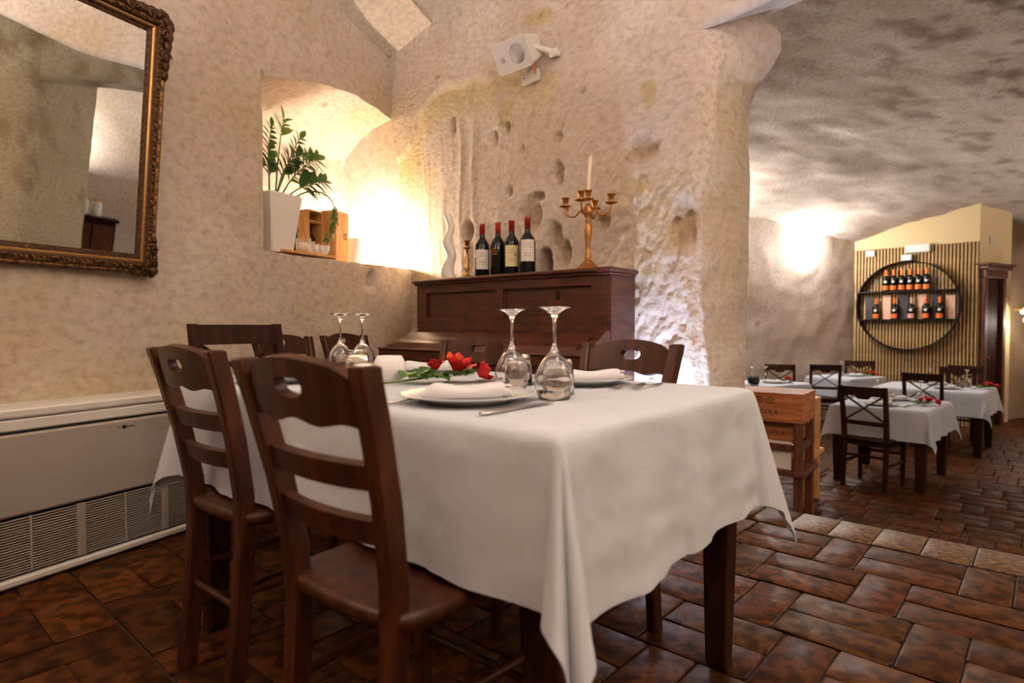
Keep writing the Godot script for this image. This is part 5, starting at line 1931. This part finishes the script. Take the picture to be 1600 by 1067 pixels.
func build_table_things() -> void:
	var h := 0.7705
	# wine glasses turned over
	var g := wine_glass(0.211, 0.0455)
	g.position = at2(Vector2(0.097, 1.375), h)
	tag(g, "upside-down wine glass nearest the table's front corner, right of two tall glasses", "glass", "wine glasses on the dining table")
	P.glass = g
	copy(g, at2(Vector2(0.0, 1.575), h), 0.3, "upside-down wine glass beside the front plate, left of two tall glasses")
	copy(g, at2(Vector2(-0.605, 2.12), h), 0.6, "upside-down wine glass left of the two behind the nearest chair's back")
	copy(g, at2(Vector2(-0.53, 2.13), h), 0.9, "upside-down wine glass right of the two behind the nearest chair's back")
	var tb := tumbler(0.040, 0.088)
	tb.position = at2(Vector2(0.113, 1.475), h)
	tag(tb, "ribbed upside-down tumbler seen through the front right wine glass", "glass", "tumblers on the dining table")
	P.tumbler = tb
	copy(tb, at2(Vector2(0.018, 1.70), h), 0.2, "ribbed upside-down tumbler seen through the wine glass beside the rose")
	copy(tb, at2(Vector2(-0.515, 2.0), h), 0.4, "upside-down tumbler in front of the two wine glasses at the table's left end")
	# plates with napkins and cutlery
	var plates := [
		[Vector2(-0.098, 1.335), "white plate nearest the viewer, under a folded napkin beside the table knife", "white napkin rolled on the front plate beside the knife"],
		[tq(-1.15, 0.185, 0), "white plate at the place of the chair beside the air conditioner", "white napkin rolled on the plate beside the air conditioner"],
		[tq(-0.42, 0.70, 0), "white plate in front of the brown chair on the right, beside the fork", "white napkin rolled on the plate in front of the right far chair"],
		[tq(-1.06, 0.70, 0), "white plate behind the red rose on the far side of the dining table", "white napkin rolled on the plate behind the red rose"]]
	for i in plates.size():
		var q: Vector2 = plates[i][0] if plates[i][0] is Vector2 else Vector2(plates[i][0].x, -plates[i][0].z)
		var p := lone("plate", plate_shape(0.15), M.porcelain, plates[i][1], "plate", at2(q, h), 0.0, "plates on the dining table") if i == 0 else copy(P.plate, at2(q, h), 0.0, plates[i][1]) as MeshInstance3D
		if i == 0: P.plate = p
		var turn: float = [0.10, 0.5, -0.05, 0.1][i]
		var nq: Vector2 = q + [Vector2(-0.008, -0.01), Vector2.ZERO, Vector2(0.02, 0.0), Vector2(-0.02, 0.0)][i]
		var n := lone("napkin", napkin_shape(), M.napkin, plates[i][2], "napkin", at2(nq, h + 0.0075), turn, "rolled napkins on the plates") if i == 0 else copy(P.napkin, at2(nq, h + 0.0075), turn, plates[i][2]) as MeshInstance3D
		if i == 0: P.napkin = n
	var kn := knife()
	kn.position = at2(Vector2(-0.06, 1.118), h)
	kn.rotation.y = face(TV)
	tag(kn, "steel table knife lying on the cloth right of the front plate", "knife")
	P.knife = kn
	var fk := fork()
	fk.position = at2(Vector2(0.425, 1.705), h)
	fk.rotation.y = face(-TV) + 0.05
	tag(fk, "steel fork beside the right far plate, nearer the table's edge", "fork", "forks on the dining table")
	P.fork = fk
	copy(fk, at2(Vector2(0.375, 1.70), h), face(-TV) + 0.02, "steel fork lying right beside the rim of the right far plate")
	copy(fk, at2(Vector2(-0.285, 1.24), h), face(TV), "steel fork left of the front plate, its handle beside the nearest chair")
	copy(kn, at2(Vector2(-0.035, 1.86), h), face(-TV), "steel knife lying behind the wine glasses between the two far plates")
	copy(fk, at2(Vector2(-0.13, 2.06), h), face(-TV), "steel fork beside the plate behind the red rose")
	# white bowl lamp for a candle
	var c := thing("candle_bowl", "frosted white round candle bowl behind the nearest chair's corner", "bowl", at2(Vector2(-0.365, 1.79), h))
	var b := MB.new()
	b.lathe([Vector2(0, 0), Vector2(0.026, 0), Vector2(0.038, 0.010), Vector2(0.048, 0.03), Vector2(0.049, 0.046), Vector2(0.043, 0.066), Vector2(0.036, 0.079), Vector2(0.0345, 0.079), Vector2(0.041, 0.064), Vector2(0.0465, 0.045), Vector2(0.045, 0.03), Vector2(0.035, 0.013), Vector2(0, 0.008)], 32)
	part("bowl_body", b, M.frosted, c)
	var w := MB.new()
	w.lathe([Vector2(0, 0.009), Vector2(0.018, 0.010), Vector2(0.018, 0.024), Vector2(0, 0.025)], 16)
	part("tea_light", w, M.candle_wax, c)
	# rose
	var r := rose(true)
	r.position = at2(Vector2(-0.27, 1.73), h)
	r.rotation.y = 0.42
	tag(r, "red rose with green leaves lying in the middle of the dining table", "flower")
	P.rose = r


# ---------------------------------------------------------------- wine crates and the lower room
func crate_stand(t: Node3D, w: float, d: float, h: float, m: Material) -> void:
	for s in [-1, 1]:
		for r in [-1, 1]:
			var l := MB.new()
			l.bar(Vector3(s * (w / 2 - 0.03), 0, r * (d / 2 - 0.03)), Vector3(s * (w / 2 - 0.03), h, r * (d / 2 - 0.03)), 0.055, 0.055, 0.004)
			part("leg", l, m, t)
		var a := MB.new()
		a.bar(Vector3(s * (w / 2 - 0.03), 0.60, -d / 2 + 0.03), Vector3(s * (w / 2 - 0.03), 0.60, d / 2 - 0.03), 0.03, 0.05)
		part("side_rail", a, m, t)
		var e := MB.new()
		e.bar(Vector3(-w / 2 + 0.03, 0.60, s * (d / 2 - 0.03)), Vector3(w / 2 - 0.03, 0.60, s * (d / 2 - 0.03)), 0.03, 0.05)
		part("front_rail", e, m, t)
	var f := MB.new()
	f.rbox(Vector3(0, 0.42, 0), Vector3(w + 0.05, 0.04, d + 0.05), 0.005)
	part("foot_shelf", f, m, t)
	var s := MB.new()
	for k in 4: s.rbox(Vector3(0, h - 0.012, -d / 2 + 0.06 + (d - 0.12) * k / 3.0), Vector3(w - 0.02, 0.022, 0.06), 0.002)
	part("top_slats", s, m, t)


func crate(called: String, label: String, at: Vector3, turn: float, w: float, h: float, d: float, m: Material, words: Array, group := "") -> void:
	var t := thing(called, label, "crate", at, turn, group)
	for k in 2:
		for s in [-1, 1]:
			var b := MB.new()
			b.rbox(Vector3(0, h * (0.25 + 0.5 * k), s * (d / 2 - 0.006)), Vector3(w, h / 2 - 0.002, 0.012), 0.002)
			part("plank", b, m, t)
			var c := MB.new()
			c.rbox(Vector3(s * (w / 2 - 0.006), h * (0.25 + 0.5 * k), 0), Vector3(0.012, h / 2 - 0.002, d - 0.026), 0.002)
			part("plank", c, m, t)
	var l := MB.new()
	l.rbox(Vector3(0, h - 0.003, 0), Vector3(w + 0.004, 0.012, d + 0.004), 0.002)
	part("lid", l, m, t)
	var f := MB.new()
	f.rbox(Vector3(0, 0.006, 0), Vector3(w - 0.03, 0.01, d - 0.03), 0.002)
	part("bottom", f, m, t)
	if words and h > 0.2:
		var e := MB.new()                                # two burnt round seals over the name
		for k in 2:
			var ring := []
			for i in 21: ring.append(Vector3(-0.01 + 0.075 * k + cos(TAU * i / 20) * 0.027, 0.158 + sin(TAU * i / 20) * 0.021, d / 2 + 0.0005))
			e.tube(ring, 0.003, 5)
			e.rbox(Vector3(-0.01 + 0.075 * k, 0.158, d / 2 + 0.0004), Vector3(0.022, 0.008, 0.001), 0.0)
		part("burnt_seals", e, M.burnt_print, t)
	for q in words: text_mesh(q[0], q[1], M.burnt_print, t, Vector3(q[2], q[3], d / 2 + 0.0004), Basis(), "Droid Sans", "burnt_lettering")


func build_crate_stands() -> void:
	var cu := Vector2(0.79, -0.613)
	var cv := Vector2(0.613, 0.79)
	var corner := Vector2(2.085, 4.30)                # right front corner of the crates, seen from the platform
	var mid_q := corner - cu * 0.29 + cv * 0.21
	var t := thing("crate_stand", "tall dark wooden stand holding two lettered wine crates beside the platform step", "stand", at2(mid_q, LOW), yaw(cu))
	crate_stand(t, 0.58, 0.42, 0.785, M.stand_wood)
	crate("wine_crate", "lettered brown wine crate on top of the dark stand beside the step", at2(mid_q, LOW + 0.787), yaw(cu), 0.58, 0.212, 0.42, M.crate_wood, [["NGOLA", 0.052, 0.04, 0.072]], "wine crates on the stands")
	crate("wine_crate", "lettered wine crate hanging between the legs of the dark stand, under the top crate", at2(mid_q + cv * 0.008, LOW + 0.632), yaw(cu), 0.455, 0.12, 0.30, M.crate_wood, [["NGOLA", 0.05, 0.075, 0.06]], "wine crates on the stands")
	var wp := MB.new()
	wp.sheet(10, 8, func(i, j): return Vector3(-0.21 + 0.042 * i, 0.0 + 0.21 * j / 8.0, 0.004 * sin(i * 1.3 + j * 0.4)))
	lone("paper_sheet", wp, M.paper, "white sheet hung below the lower crate on the dark stand", "paper", at2(mid_q - cv * 0.172, LOW + 0.435), yaw(cu))
	var ribbon := MB.new()
	for i in 7: leaf_blade(ribbon, Vector3(-0.09 + 0.008 * (i % 3), 0.19 + 0.006 * i, 0.012), Vector3(cos(i * 0.9), sin(i * 0.9), 0.3).normalized(), Vector3(0, 0.2, 1).normalized(), 0.045, 0.022, 0.2)
	lone("red_bow", ribbon, M.petal, "small red bow pinned over the white sheet on the dark stand", "bow", at2(mid_q - cv * 0.18, LOW + 0.435), yaw(cu))
	var q2 := Vector2(2.50, 4.95) - cu * 0.29 + cv * 0.1
	var t2 := thing("crate_stand", "light pine stand just behind the dark crate stand", "stand", at2(q2, LOW), yaw(cu))
	crate_stand(t2, 0.56, 0.40, 0.62, M.pine_wood)
	crate("wine_crate", "light pine wine crate on the pine stand behind the dark one", at2(q2, LOW + 0.622), yaw(cu), 0.56, 0.26, 0.40, M.pine_wood, [], "wine crates on the stands")


func far_table(center: Vector2, u: Vector2, a: float, b: float, label: String, cloth_label: String, s: int) -> void:
	var t := thing("restaurant_table", label, "table", at2(center, LOW), yaw(u), "tables of the lower room")
	table_parts(t, a - 0.003, b - 0.003, 0.734, M.dark_wood, 0.085)
	lone("tablecloth", cloth_shape(a, b, 0.29, 0.025, s, 0.34, 0.3), M.cloth, cloth_label, "tablecloth", at2(center, LOW + 0.740), yaw(u), "white cloths of the lower room")


func setting(q: Vector2, turn: float, where: String) -> void:
	copy(P.plate, at2(q, LOW + 0.741), turn, "white plate " + where, "plates of the lower room")
	copy(P.napkin, at2(q, LOW + 0.7485), turn, "rolled white napkin on the plate " + where, "napkins of the lower room")


func build_far_tables() -> void:
	var u := Vector2(0.707, -0.707)
	var v := Vector2(0.707, 0.707)
	var h := LOW + 0.741
	# nearest table of the lower room
	var n := Vector2(3.65, 5.25)
	far_table(n - u * 0.40 + v * 0.53, u, 0.39, 0.52, "dark table of the lower room nearest the step, under a white cloth", "white tablecloth on the lower room table nearest the step", 4)
	x_chair = cross_chair(0.030)
	x_chair.position = at2(Vector2(3.235, 5.485), LOW)
	x_chair.rotation.y = face(v) - 0.12
	tag(x_chair, "dark cross-back chair nearest the step, back to the viewer at the first lower table", "chair", "cross-back chairs of the lower room")
	setting(n - u * 0.42 + v * 0.22, 0.2, "before the nearest cross-back chair of the lower room")
	setting(n - u * 0.42 + v * 0.80, 0.2, "on the far side of the first lower table")
	copy(P.rose, at2(n - u * 0.16 + v * 0.42, h), 0.3, "red and green rose on the first lower table nearest the step", "roses of the lower room")
	copy(P.glass, at2(n - u * 0.55 + v * 0.62, h), 0.0, "upside-down wine glass left of the far plate on the first lower table", "wine glasses of the lower room")
	copy(P.glass, at2(n - u * 0.20 + v * 0.72, h), 0.0, "upside-down wine glass behind the rose on the first lower table", "wine glasses of the lower room")
	copy(P.tumbler, at2(n - u * 0.42 + v * 0.56, h), 0.0, "upside-down tumbler in the middle of the first lower table", "tumblers of the lower room")
	copy(P.fork, at2(n - u * 0.62 + v * 0.14, h), face(v), "fork left of the plate at the nearest cross-back chair", "cutlery of the lower room")
	copy(P.knife, at2(n - u * 0.22 + v * 0.14, h), face(v), "knife right of the plate at the nearest cross-back chair", "cutlery of the lower room")
	# table at the right, before the doorway
	var m := Vector2(5.28, 6.70)
	far_table(m - u * 0.56 + v * 0.48, u, 0.55, 0.47, "dark table of the lower room at the right, in front of the doorway", "white tablecloth on the right-hand table in front of the doorway", 6)
	copy(x_chair, at2(Vector2(4.80, 7.00), LOW), face(v), "dark cross-back chair between the two right-hand tables", "cross-back chairs of the lower room")
	copy(x_chair, at2(Vector2(5.86, 7.90), LOW), face(-v) + 0.1, "dark cross-back chair behind the right-hand table, left of the two before the slats", "cross-back chairs of the lower room")
	copy(x_chair, at2(Vector2(6.20, 8.24), LOW), face(-v) - 0.1, "dark cross-back chair by the doorway, right of the two before the slats", "cross-back chairs of the lower room")
	setting(m - u * 0.40 + v * 0.28, 0.1, "at the cross-back chair of the right-hand table")
	setting(m - u * 0.55 + v * 0.70, 0.1, "on the far side of the right-hand table")
	copy(P.rose, at2(m - u * 0.10 + v * 0.50, h), 0.2, "red rose on the right-hand table in front of the doorway", "roses of the lower room")
	copy(P.glass, at2(m - u * 0.62 + v * 0.62, h), 0.0, "upside-down wine glass on the right-hand table, left of two before the slats", "wine glasses of the lower room")
	copy(P.glass, at2(m - u * 0.26 + v * 0.70, h), 0.0, "upside-down wine glass on the right-hand table, beside the red rose", "wine glasses of the lower room")
	copy(P.tumbler, at2(m - u * 0.30 + v * 0.52, h), 0.0, "upside-down tumbler beside the rose on the right-hand table", "tumblers of the lower room")
	# table by the slatted partition
	var c := Vector2(5.0, 9.0)
	far_table(c, Vector2(0.884, 0.467), 0.42, 0.33, "dark table in the far left corner of the lower room beside the slats", "white tablecloth on the corner table beside the slatted partition", 8)
	copy(x_chair, at2(Vector2(4.46, 8.56), LOW), face(Vector2(0.35, 0.94)), "dark cross-back chair in front of the corner table, back to the viewer", "cross-back chairs of the lower room")
	copy(x_chair, at2(Vector2(5.42, 9.38), LOW), face(Vector2(-0.55, -0.83)), "dark cross-back chair at the far side of the corner table, against the slats", "cross-back chairs of the lower room")
	setting(c + Vector2(0.12, -0.05), 0.1, "on the corner table beside the slats")
	copy(P.rose, at2(c + Vector2(0.27, -0.02), h), 0.2, "red rose on the corner table beside the slats", "roses of the lower room")
	copy(P.glass, at2(c + Vector2(-0.04, 0.05), h), 0.0, "upside-down wine glass on the corner table beside the slats", "wine glasses of the lower room")
	# table behind the crates
	var d := Vector2(3.42, 8.0)
	far_table(d, Vector2(0.884, 0.467), 0.38, 0.33, "dark table behind the wine crates in front of the far wall", "white tablecloth on the table behind the wine crates", 9)
	copy(x_chair, at2(Vector2(3.80, 8.50), LOW), face(Vector2(-0.30, -0.95)), "dark cross-back chair against the far wall behind the wine crates", "cross-back chairs of the lower room")
	copy(P.glass, at2(Vector2(3.18, 7.95), h), 0.0, "upside-down wine glass left of two behind the wine crates", "wine glasses of the lower room")
	copy(P.glass, at2(Vector2(3.38, 8.0), h), 0.0, "upside-down wine glass right of two behind the wine crates", "wine glasses of the lower room")
	setting(Vector2(3.44, 7.9), 0.1, "behind the wine crates")
	copy(P.rose, at2(Vector2(3.62, 7.86), h), 1.3, "red rose behind the wine crates beside the far chair", "roses of the lower room")
	var bx := MB.new()
	bx.rbox(Vector3(0, 0.05, 0), Vector3(0.13, 0.10, 0.1), 0.02)
	lone("black_box", bx, M.black_plastic, "small rounded black box on the table behind the wine crates beside the pillar", "box", at2(Vector2(3.12, 7.75), h), 0.2)


# ---------------------------------------------------------------- slatted partition
func sl(s: float, h: float, o := 0.0) -> Vector3:     # along the slats from their left end, out towards the room
	var dir := (S1 - W1).normalized()
	return at2(W1 + dir * s + Vector2(dir.y, -dir.x) * o, h)


func build_slat_wall_things() -> void:
	var dir := (S1 - W1).normalized()
	var turn := yaw(dir)
	var t := thing("slat_panel", "tall panel of narrow wooden slats behind the round bottle shelf", "panel", sl(0.818, LOW, 0.0), turn)
	var b := MB.new()
	b.rbox(Vector3(0, 1.364, 0.008), Vector3(1.634, 2.728, 0.014), 0.001)
	part("backing", b, M.slat_backing, t)
	var sm := MB.new()
	sm.rbox(Vector3.ZERO, Vector3(0.027, 2.728, 0.03), 0.003)
	var mesh := sm.mesh()
	for k in 36:
		var o := MeshInstance3D.new()
		o.name = "slat"
		o.mesh = mesh
		o.material_override = M.slat_wood
		t.add_child(o, true)
		o.position = Vector3(-0.796 + 0.0455 * k, 1.364, 0.03)
	# round shelf
	var r := thing("round_shelf", "round black metal wall shelf with two boards on the slatted partition", "shelf", sl(0.757, 1.245, 0.046), turn)
	var ring := MB.new()
	var rr := 0.69
	ring.lathe([Vector2(rr - 0.012, 0.0), Vector2(rr, 0.0), Vector2(rr, 0.15), Vector2(rr - 0.012, 0.15), Vector2(rr - 0.012, 0.0)], 72, Vector3.ZERO, Basis(Vector3.RIGHT, PI / 2))
	part("ring", ring, M.black_metal, r)
	for q in [[0.223, 0.645], [-0.223, 0.645]]:
		var s := MB.new()
		s.rbox(Vector3(0, q[0], 0.075), Vector3(2 * q[1], 0.022, 0.145), 0.002)
		part("shelf_board", s, M.black_metal, r)
	var up := 1.245 + 0.2345
	var low := 1.245 - 0.2115
	# gift boxes standing at the back of the lower board
	var boxes := [[0.245, 0.13, "dark_box"], [0.478, 0.115, "pink_box"], [0.70, 0.15, "dark_box"], [0.955, 0.11, "pink_box"], [1.14, 0.14, "dark_box"], [1.31, 0.12, "pink_box"]]
	var nth := ["first", "second", "third", "fourth", "fifth", "last"]
	for i in boxes.size():
		var q: Array = boxes[i]
		var g := thing("gift_box", "%s bottle gift box on the lower board, %s from the left" % ["black" if q[2] == "dark_box" else "pink", nth[i]], "box", sl(q[0], low, 0.063), turn, "gift boxes on the round shelf")
		var bx := MB.new()
		bx.rbox(Vector3(0, 0.20, 0), Vector3(q[1], 0.385 if q[0] > 0.3 and q[0] < 1.2 else 0.36, 0.03), 0.003)
		bx.v = shift(bx.v, Vector3(0, -0.0075 if q[0] > 0.3 and q[0] < 1.2 else -0.02, 0))
		part("box_body", bx, M[q[2]], g)
	var tops := [0.475, 0.58, 0.69, 0.80, 0.91, 1.015]
	for i in tops.size(): champagne(sl(tops[i], up, 0.125), turn, "foil_orange", "orange-foiled bottle on the upper board of the round shelf, %s from the left" % nth[i])
	var lows := [0.345, 0.60, 0.825, 1.015, 1.19]
	for i in lows.size(): champagne(sl(lows[i], low, 0.133), turn, "foil_pink" if i == 2 else "foil_orange", "%s-foiled bottle on the lower board of the round shelf, %s from the left" % ["pink" if i == 2 else "orange", nth[i] if i < 4 else "last"])
	for q in [[0.33, "left of the bottles"], [1.10, "just right of the bottles"], [1.20, "at the right end"]]:
		var g2 := thing("champagne_flute", "clear glass on the upper board of the round shelf, " + q[1], "glass", sl(q[0], up, 0.08), 0.0, "glasses on the round shelf")
		var f := MB.new()
		f.lathe([Vector2(0, 0.0), Vector2(0.03, 0.002), Vector2(0.004, 0.012), Vector2(0.004, 0.09), Vector2(0.022, 0.12), Vector2(0.026, 0.2), Vector2(0.0245, 0.2), Vector2(0.02, 0.122), Vector2(0, 0.1)], 16)
		part("flute_body", f, M.thin_glass, g2)
	# emergency light and the small fittings
	var e := thing("emergency_light", "white emergency light fixed across the top edge of the slats", "light", sl(0.885, 2.055, 0.046), turn)
	var eb := MB.new()
	eb.rbox(Vector3(0, 0.07, 0.03), Vector3(0.33, 0.13, 0.06), 0.01)
	part("housing", eb, M.white_plastic, e)
	var ef := MB.new()
	ef.rbox(Vector3(0, 0.07, 0.063), Vector3(0.30, 0.105, 0.008), 0.004)
	part("lens", ef, M.white_ceramic, e)
	var a := thing("spot_fitting", "small lit white spotlight above the round shelf, below the emergency light", "lamp", sl(0.75, 1.94, 0.05), turn)
	var ab := MB.new()
	ab.rbox(Vector3(0, 0.05, 0.05), Vector3(0.13, 0.085, 0.09), 0.012)
	part("housing", ab, M.white_plastic, a)
	var al := MB.new()
	al.rbox(Vector3(0, 0.05, 0.0965), Vector3(0.11, 0.065, 0.004), 0.001)
	part("lens", al, M.glow_sign, a)
	var d := thing("wall_sensor", "small white sensor box at the upper left of the slatted partition", "sensor", sl(0.235, 2.05, 0.046), turn)
	var db := MB.new()
	db.rbox(Vector3(0, 0.045, 0.02), Vector3(0.12, 0.09, 0.04), 0.006)
	part("housing", db, M.white_plastic, d)
	# doorway on the turned side of the partition
	var ed := Vector2(7.72, 9.33)
	var sd := (ed - S1).normalized()
	var dd := thing("doorway", "dark wooden doorway with a moulded cornice on the side of the cream partition", "door", at2(S1 + sd * 0.345 + Vector2(sd.y, -sd.x) * 0.0, LOW), yaw(sd))
	var pn2 := MB.new()
	pn2.rbox(Vector3(0, 1.1, 0.01), Vector3(0.5, 2.2, 0.03), 0.004)
	part("door_leaf", pn2, M.dark_wood, dd)
	for s in [-1, 1]:
		var j := MB.new()
		j.rbox(Vector3(s * 0.28, 1.1, 0.03), Vector3(0.09, 2.2, 0.09), 0.008)
		part("jamb", j, M.stand_wood, dd)
	var co := MB.new()
	co.rbox(Vector3(0, 2.26, 0.04), Vector3(0.66, 0.12, 0.1), 0.008)
	co.rbox(Vector3(0, 2.345, 0.06), Vector3(0.74, 0.06, 0.15), 0.012)
	co.rbox(Vector3(0, 2.39, 0.07), Vector3(0.80, 0.03, 0.19), 0.008)
	part("cornice", co, M.stand_wood, dd)
	var kn := MB.new()
	kn.lathe([Vector2(0, 0), Vector2(0.012, 0.0), Vector2(0.012, 0.03), Vector2(0.025, 0.04), Vector2(0.02, 0.06), Vector2(0, 0.065)], 12, Vector3(-0.2, 1.02, 0.025), Basis(Vector3.RIGHT, PI / 2))
	part("door_knob", kn, M.brass, dd)
	var sw := thing("wall_switch", "small white wall switch above the dark doorway", "switch", at2(S1 + sd * 0.33 + Vector2(sd.y, -sd.x) * 0.003, 2.16), yaw(sd))
	var swb := MB.new()
	swb.rbox(Vector3(0, 0.05, 0.008), Vector3(0.09, 0.1, 0.015), 0.004)
	part("plate", swb, M.white_plastic, sw)
	# lamp with bare bulbs on the stone wall
	var lq := Vector2(7.77, 9.2)
	var lm := thing("bulb_lamp", "slanting row of bare glowing bulbs under a cream cover at the right edge", "lamp", at2(lq, 0.98), 0.0)
	var cv := MB.new()
	cv.bar(Vector3(-0.05, 0.20, 0.0), Vector3(0.55, 0.46, 0.0), 0.16, 0.04, 0.01)
	part("cover", cv, M.cream_paint, lm)
	for i in 5:
		var bb := MB.new()
		var o := Vector3(0.0 + 0.05 * i, 0.17 - 0.13 * i, 0.05)
		bb.lathe([Vector2(0, -0.04), Vector2(0.03, -0.03), Vector2(0.042, 0.0), Vector2(0.026, 0.032), Vector2(0.012, 0.05), Vector2(0, 0.05)], 14, o)
		part("bulb", bb, M.glow, lm)
		var rd := MB.new()
		rd.bar(o + Vector3(0, 0.045, 0), Vector3(o.x, 0.235 + 0.02 * i, 0.0), 0.012, 0.012, 0.002)
		part("rod", rd, M.black_metal, lm)
	omni(at2(lq, 0.98) + Vector3(0.1, 0.0, 0.16), 0.3, WARM, 0.04)


func shift(v: PackedVector3Array, o: Vector3) -> PackedVector3Array:
	for i in v.size(): v[i] += o
	return v


func champagne(at: Vector3, turn: float, foil: String, label: String) -> void:
	var t: Node3D
	if P.has(foil):
		copy(P[foil], at, turn, label)
		return
	t = thing("champagne_bottle", label, "bottle", at, turn, "champagne bottles on the round shelf")
	P[foil] = t
	bottle_parts(t, 0.335, 0.052, M[foil], M[foil], [0.015, 0.07, M[foil]], 0.62)
	var c := MB.new()
	c.lathe([Vector2(0.020, 0.205), Vector2(0.0215, 0.24), Vector2(0.0195, 0.30), Vector2(0.0215, 0.322), Vector2(0.017, 0.336), Vector2(0, 0.337), Vector2(0, 0.206)], 18)
	part("neck_foil", c, M[foil], t)
	part("neck_label", label_wrap(0.0526, 0.125, 0.035, 0.7), M.paper, t)


func build_reflected_things() -> void:
	# what the mirror shows across the platform: a dark sideboard with jars by the far wall
	var t := thing("sideboard", "dark wooden sideboard against the far wall, seen in the mirror", "cabinet", p3(7.0, LOW, 2.93), -PI / 2)
	var b := MB.new()
	b.rbox(Vector3(0, 0.72, 0), Vector3(0.62, 1.44, 0.5), 0.008)
	b.rbox(Vector3(0, 1.46, 0), Vector3(0.70, 0.05, 0.56), 0.012)
	part("cabinet_body", b, M.dark_wood, t)
	for s in [-1, 1]:
		var d := MB.new()
		d.rbox(Vector3(s * 0.15, 0.72, 0.255), Vector3(0.28, 1.3, 0.02), 0.004)
		var dr := part("door", d, M.stand_wood, t)
		var k := MB.new()
		k.lathe([Vector2(0, 0), Vector2(0.008, 0), Vector2(0.014, 0.02), Vector2(0, 0.028)], 10, Vector3(s * 0.04, 0.75, 0.266), Basis(Vector3.RIGHT, PI / 2))
		part("knob", k, M.brass, dr)
	for i in 2:
		var j := thing("storage_jar", "pale lidded jar on the sideboard, %s of two seen in the mirror" % ["first", "second"][i], "jar", p3(7.0, LOW + 1.485, 2.80 + 0.17 * i), 0.0)
		var jb := MB.new()
		jb.lathe([Vector2(0, 0), Vector2(0.07, 0), Vector2(0.075, 0.02), Vector2(0.075, 0.2), Vector2(0.05, 0.23), Vector2(0, 0.23)], 18)
		part("jar_body", jb, M.frosted, j)
		var jl := MB.new()
		jl.lathe([Vector2(0, 0.23), Vector2(0.055, 0.23), Vector2(0.055, 0.255), Vector2(0.012, 0.26), Vector2(0.012, 0.28), Vector2(0, 0.285)], 18)
		part("lid", jl, M.pine_wood, j)
